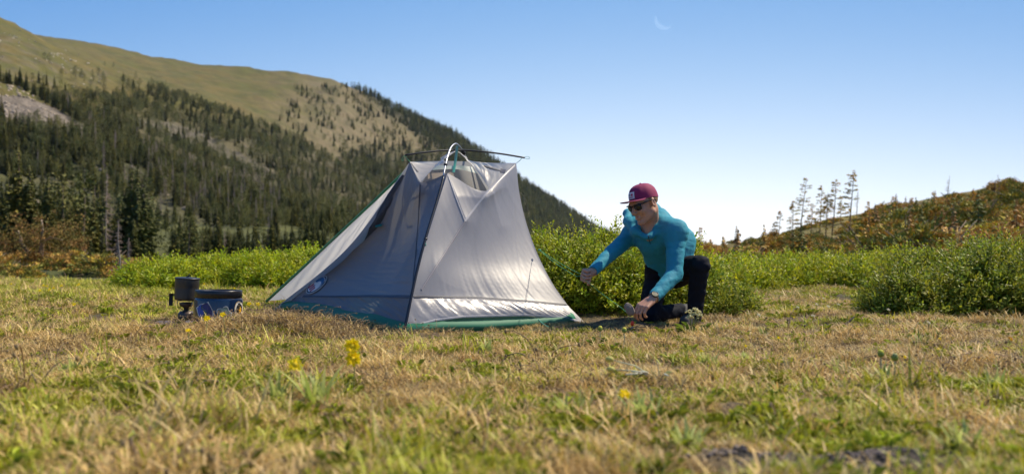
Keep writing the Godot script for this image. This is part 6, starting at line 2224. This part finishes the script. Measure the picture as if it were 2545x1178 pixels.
	# small white daisies in the right meadow
	for d in [[2048, 742], [2031, 757], [2060, 762], [2086, 757], [1984, 764], [2180, 758], [2210, 770], [2190, 745], [2132, 712], [2150, 726], [1887, 783], [2022, 785], [2310, 802], [2160, 724]]:
		var g2 := on_ground(d[0], d[1] + 22, 4.0)
		var dep := -g2.z
		flower("white_daisy", "small white daisy in the grass right of the kneeling man", at(d[0], d[1], dep), 0.014, 10, Color(0.75, 0.73, 0.58), Color(0.6, 0.5, 0.2), Vector3(0.2, 0.8, 0.5), "small white daisies in the right meadow", 0.2, false)
	# the fallen silvery plant in the right foreground
	var root := on_ground(1640, 948, 2.0)
	var fp := thing("fallen_plant", "fallen silvery plant with pale leaning stems and drooping buds", "plant", root)
	for s in [[1515, 893, 0.0032, true], [1518, 918, 0.0026, true], [1556, 931, 0.005, false], [1570, 924, 0.004, false], [1632, 895, 0.0022, false], [1662, 934, 0.004, false]]:
		var tip := at(s[0], s[1], 3.15) - root
		tip.y = maxf(tip.y, 0.012)
		var g := Geo.new()
		tube(g, [Vector3.ZERO, tip * 0.5 + Vector3(0, 0.016, 0), tip], s[2], s[2] * 0.6, 6, Color(0.50, 0.52, 0.36) if s[3] else Color(0.60, 0.62, 0.52))
		part("stem" if s[3] else "silver_leaf", mesh_of(g), mats["stem"], fp)
		if s[3]:
			var bg := Geo.new()
			ellipsoid(bg, tip, Vector3(0.016, 0.011, 0.011), Basis(), Color(0.48, 0.46, 0.12), 9, 6)
			part("bud", mesh_of(bg), mats["stem"], fp)
	part("leaves", rosette(556, 20, 0.04, 0.006, 0.9, Color(0.30, 0.36, 0.16)), mats["willow_leaf"], fp)
	# broad leaved plants in the foreground
	for q in [[790, 1010, 2.85, 0.11, "broad pale green leaf clump below the open yellow flower"], [690, 985, 2.9, 0.08, "left pale leaf clump below the open yellow flower"], [2290, 862, 4.4, 0.09, "upright green grass tuft alone at right"], [1895, 826, 4.9, 0.07, "upright green grass tuft right of the kneeling man"], [2200, 945, 3.25, 0.06, "green leaf rosette under the stalked buds"], [1000, 1060, 2.3, 0.05, "green leafy plant in the middle foreground"], [1600, 1000, 2.5, 0.06, "leafy green plant by the single foreground flower"], [2470, 960, 3.1, 0.07, "leafy green plant at the right foreground edge"], [1850, 870, 3.9, 0.05, "spreading green leaf patch below the kneeling man"], [1760, 880, 3.7, 0.045, "left part of the leaf patch below the kneeling man"], [2090, 905, 3.5, 0.05, "small green plant left of the stalked buds"], [1420, 1000, 2.6, 0.06, "leafy green plant left of the single foreground flower"], [1700, 1090, 2.25, 0.055, "leafy green plant above the left soil patch"], [380, 1110, 2.2, 0.06, "leafy green plant at the lower left foreground"], [170, 905, 3.4, 0.05, "leafy green plant near the left foreground edge"], [1000, 1150, 2.05, 0.06, "leafy green plant at the bottom edge left of the middle"], [2380, 1080, 2.2, 0.055, "leafy green plant above the right soil patch"], [1210, 860, 4.2, 0.05, "small leafy plant in front of the tent end wall"]]:
		var f := stand(q[0], q[2])
		var pl := thing("leafy_plant", q[4], "plant", f)
		var blades: bool = q[0] == 2290 or q[0] == 1895
		part("leaves", tuft(int(q[0]), 26, q[3] * 1.1, 0.025, 0.7, 0.5, 0.0028, Color(0.14, 0.21, 0.03), Color(0.2, 0.26, 0.04)) if blades else tuft(int(q[0]), 30, q[3] * 1.5, 0.035, 0.95, 0.3, 0.0075, Color(0.30, 0.38, 0.05), Color(0.46, 0.50, 0.16)), mats["willow_leaf"], pl)
	# a dead stick and some bleached twigs
	var a := on_ground(2078, 820, 3.0)
	var st := thing("dead_stick", "dark dead stick lying propped in the right meadow", "stick", a)
	var sg := Geo.new()
	var tip := at(2126, 786, -a.z - 0.02) - a
	tube(sg, [Vector3(0, 0, 0), tip * 0.35 + Vector3(0, -0.004, 0.01), tip * 0.7 + Vector3(0, -0.01, 0), tip], 0.008, 0.004, 7, Color(0.10, 0.08, 0.065))
	part("stick", mesh_of(sg), mats["twig"], st)
	var s2 := Geo.new()
	tube(s2, [tip * 0.45, tip * 0.45 + Vector3(0.03, -0.01, 0.01), tip * 0.45 + Vector3(0.055, -0.002, 0.02)], 0.004, 0.002, 5, Color(0.12, 0.095, 0.07))
	part("side_twig", mesh_of(s2), mats["twig"], st)

func clock(what: String, since: int) -> int:
	var now := Time.get_ticks_msec()
	print("%s %.1f s" % [what, (now - since) / 1000.0])
	return now
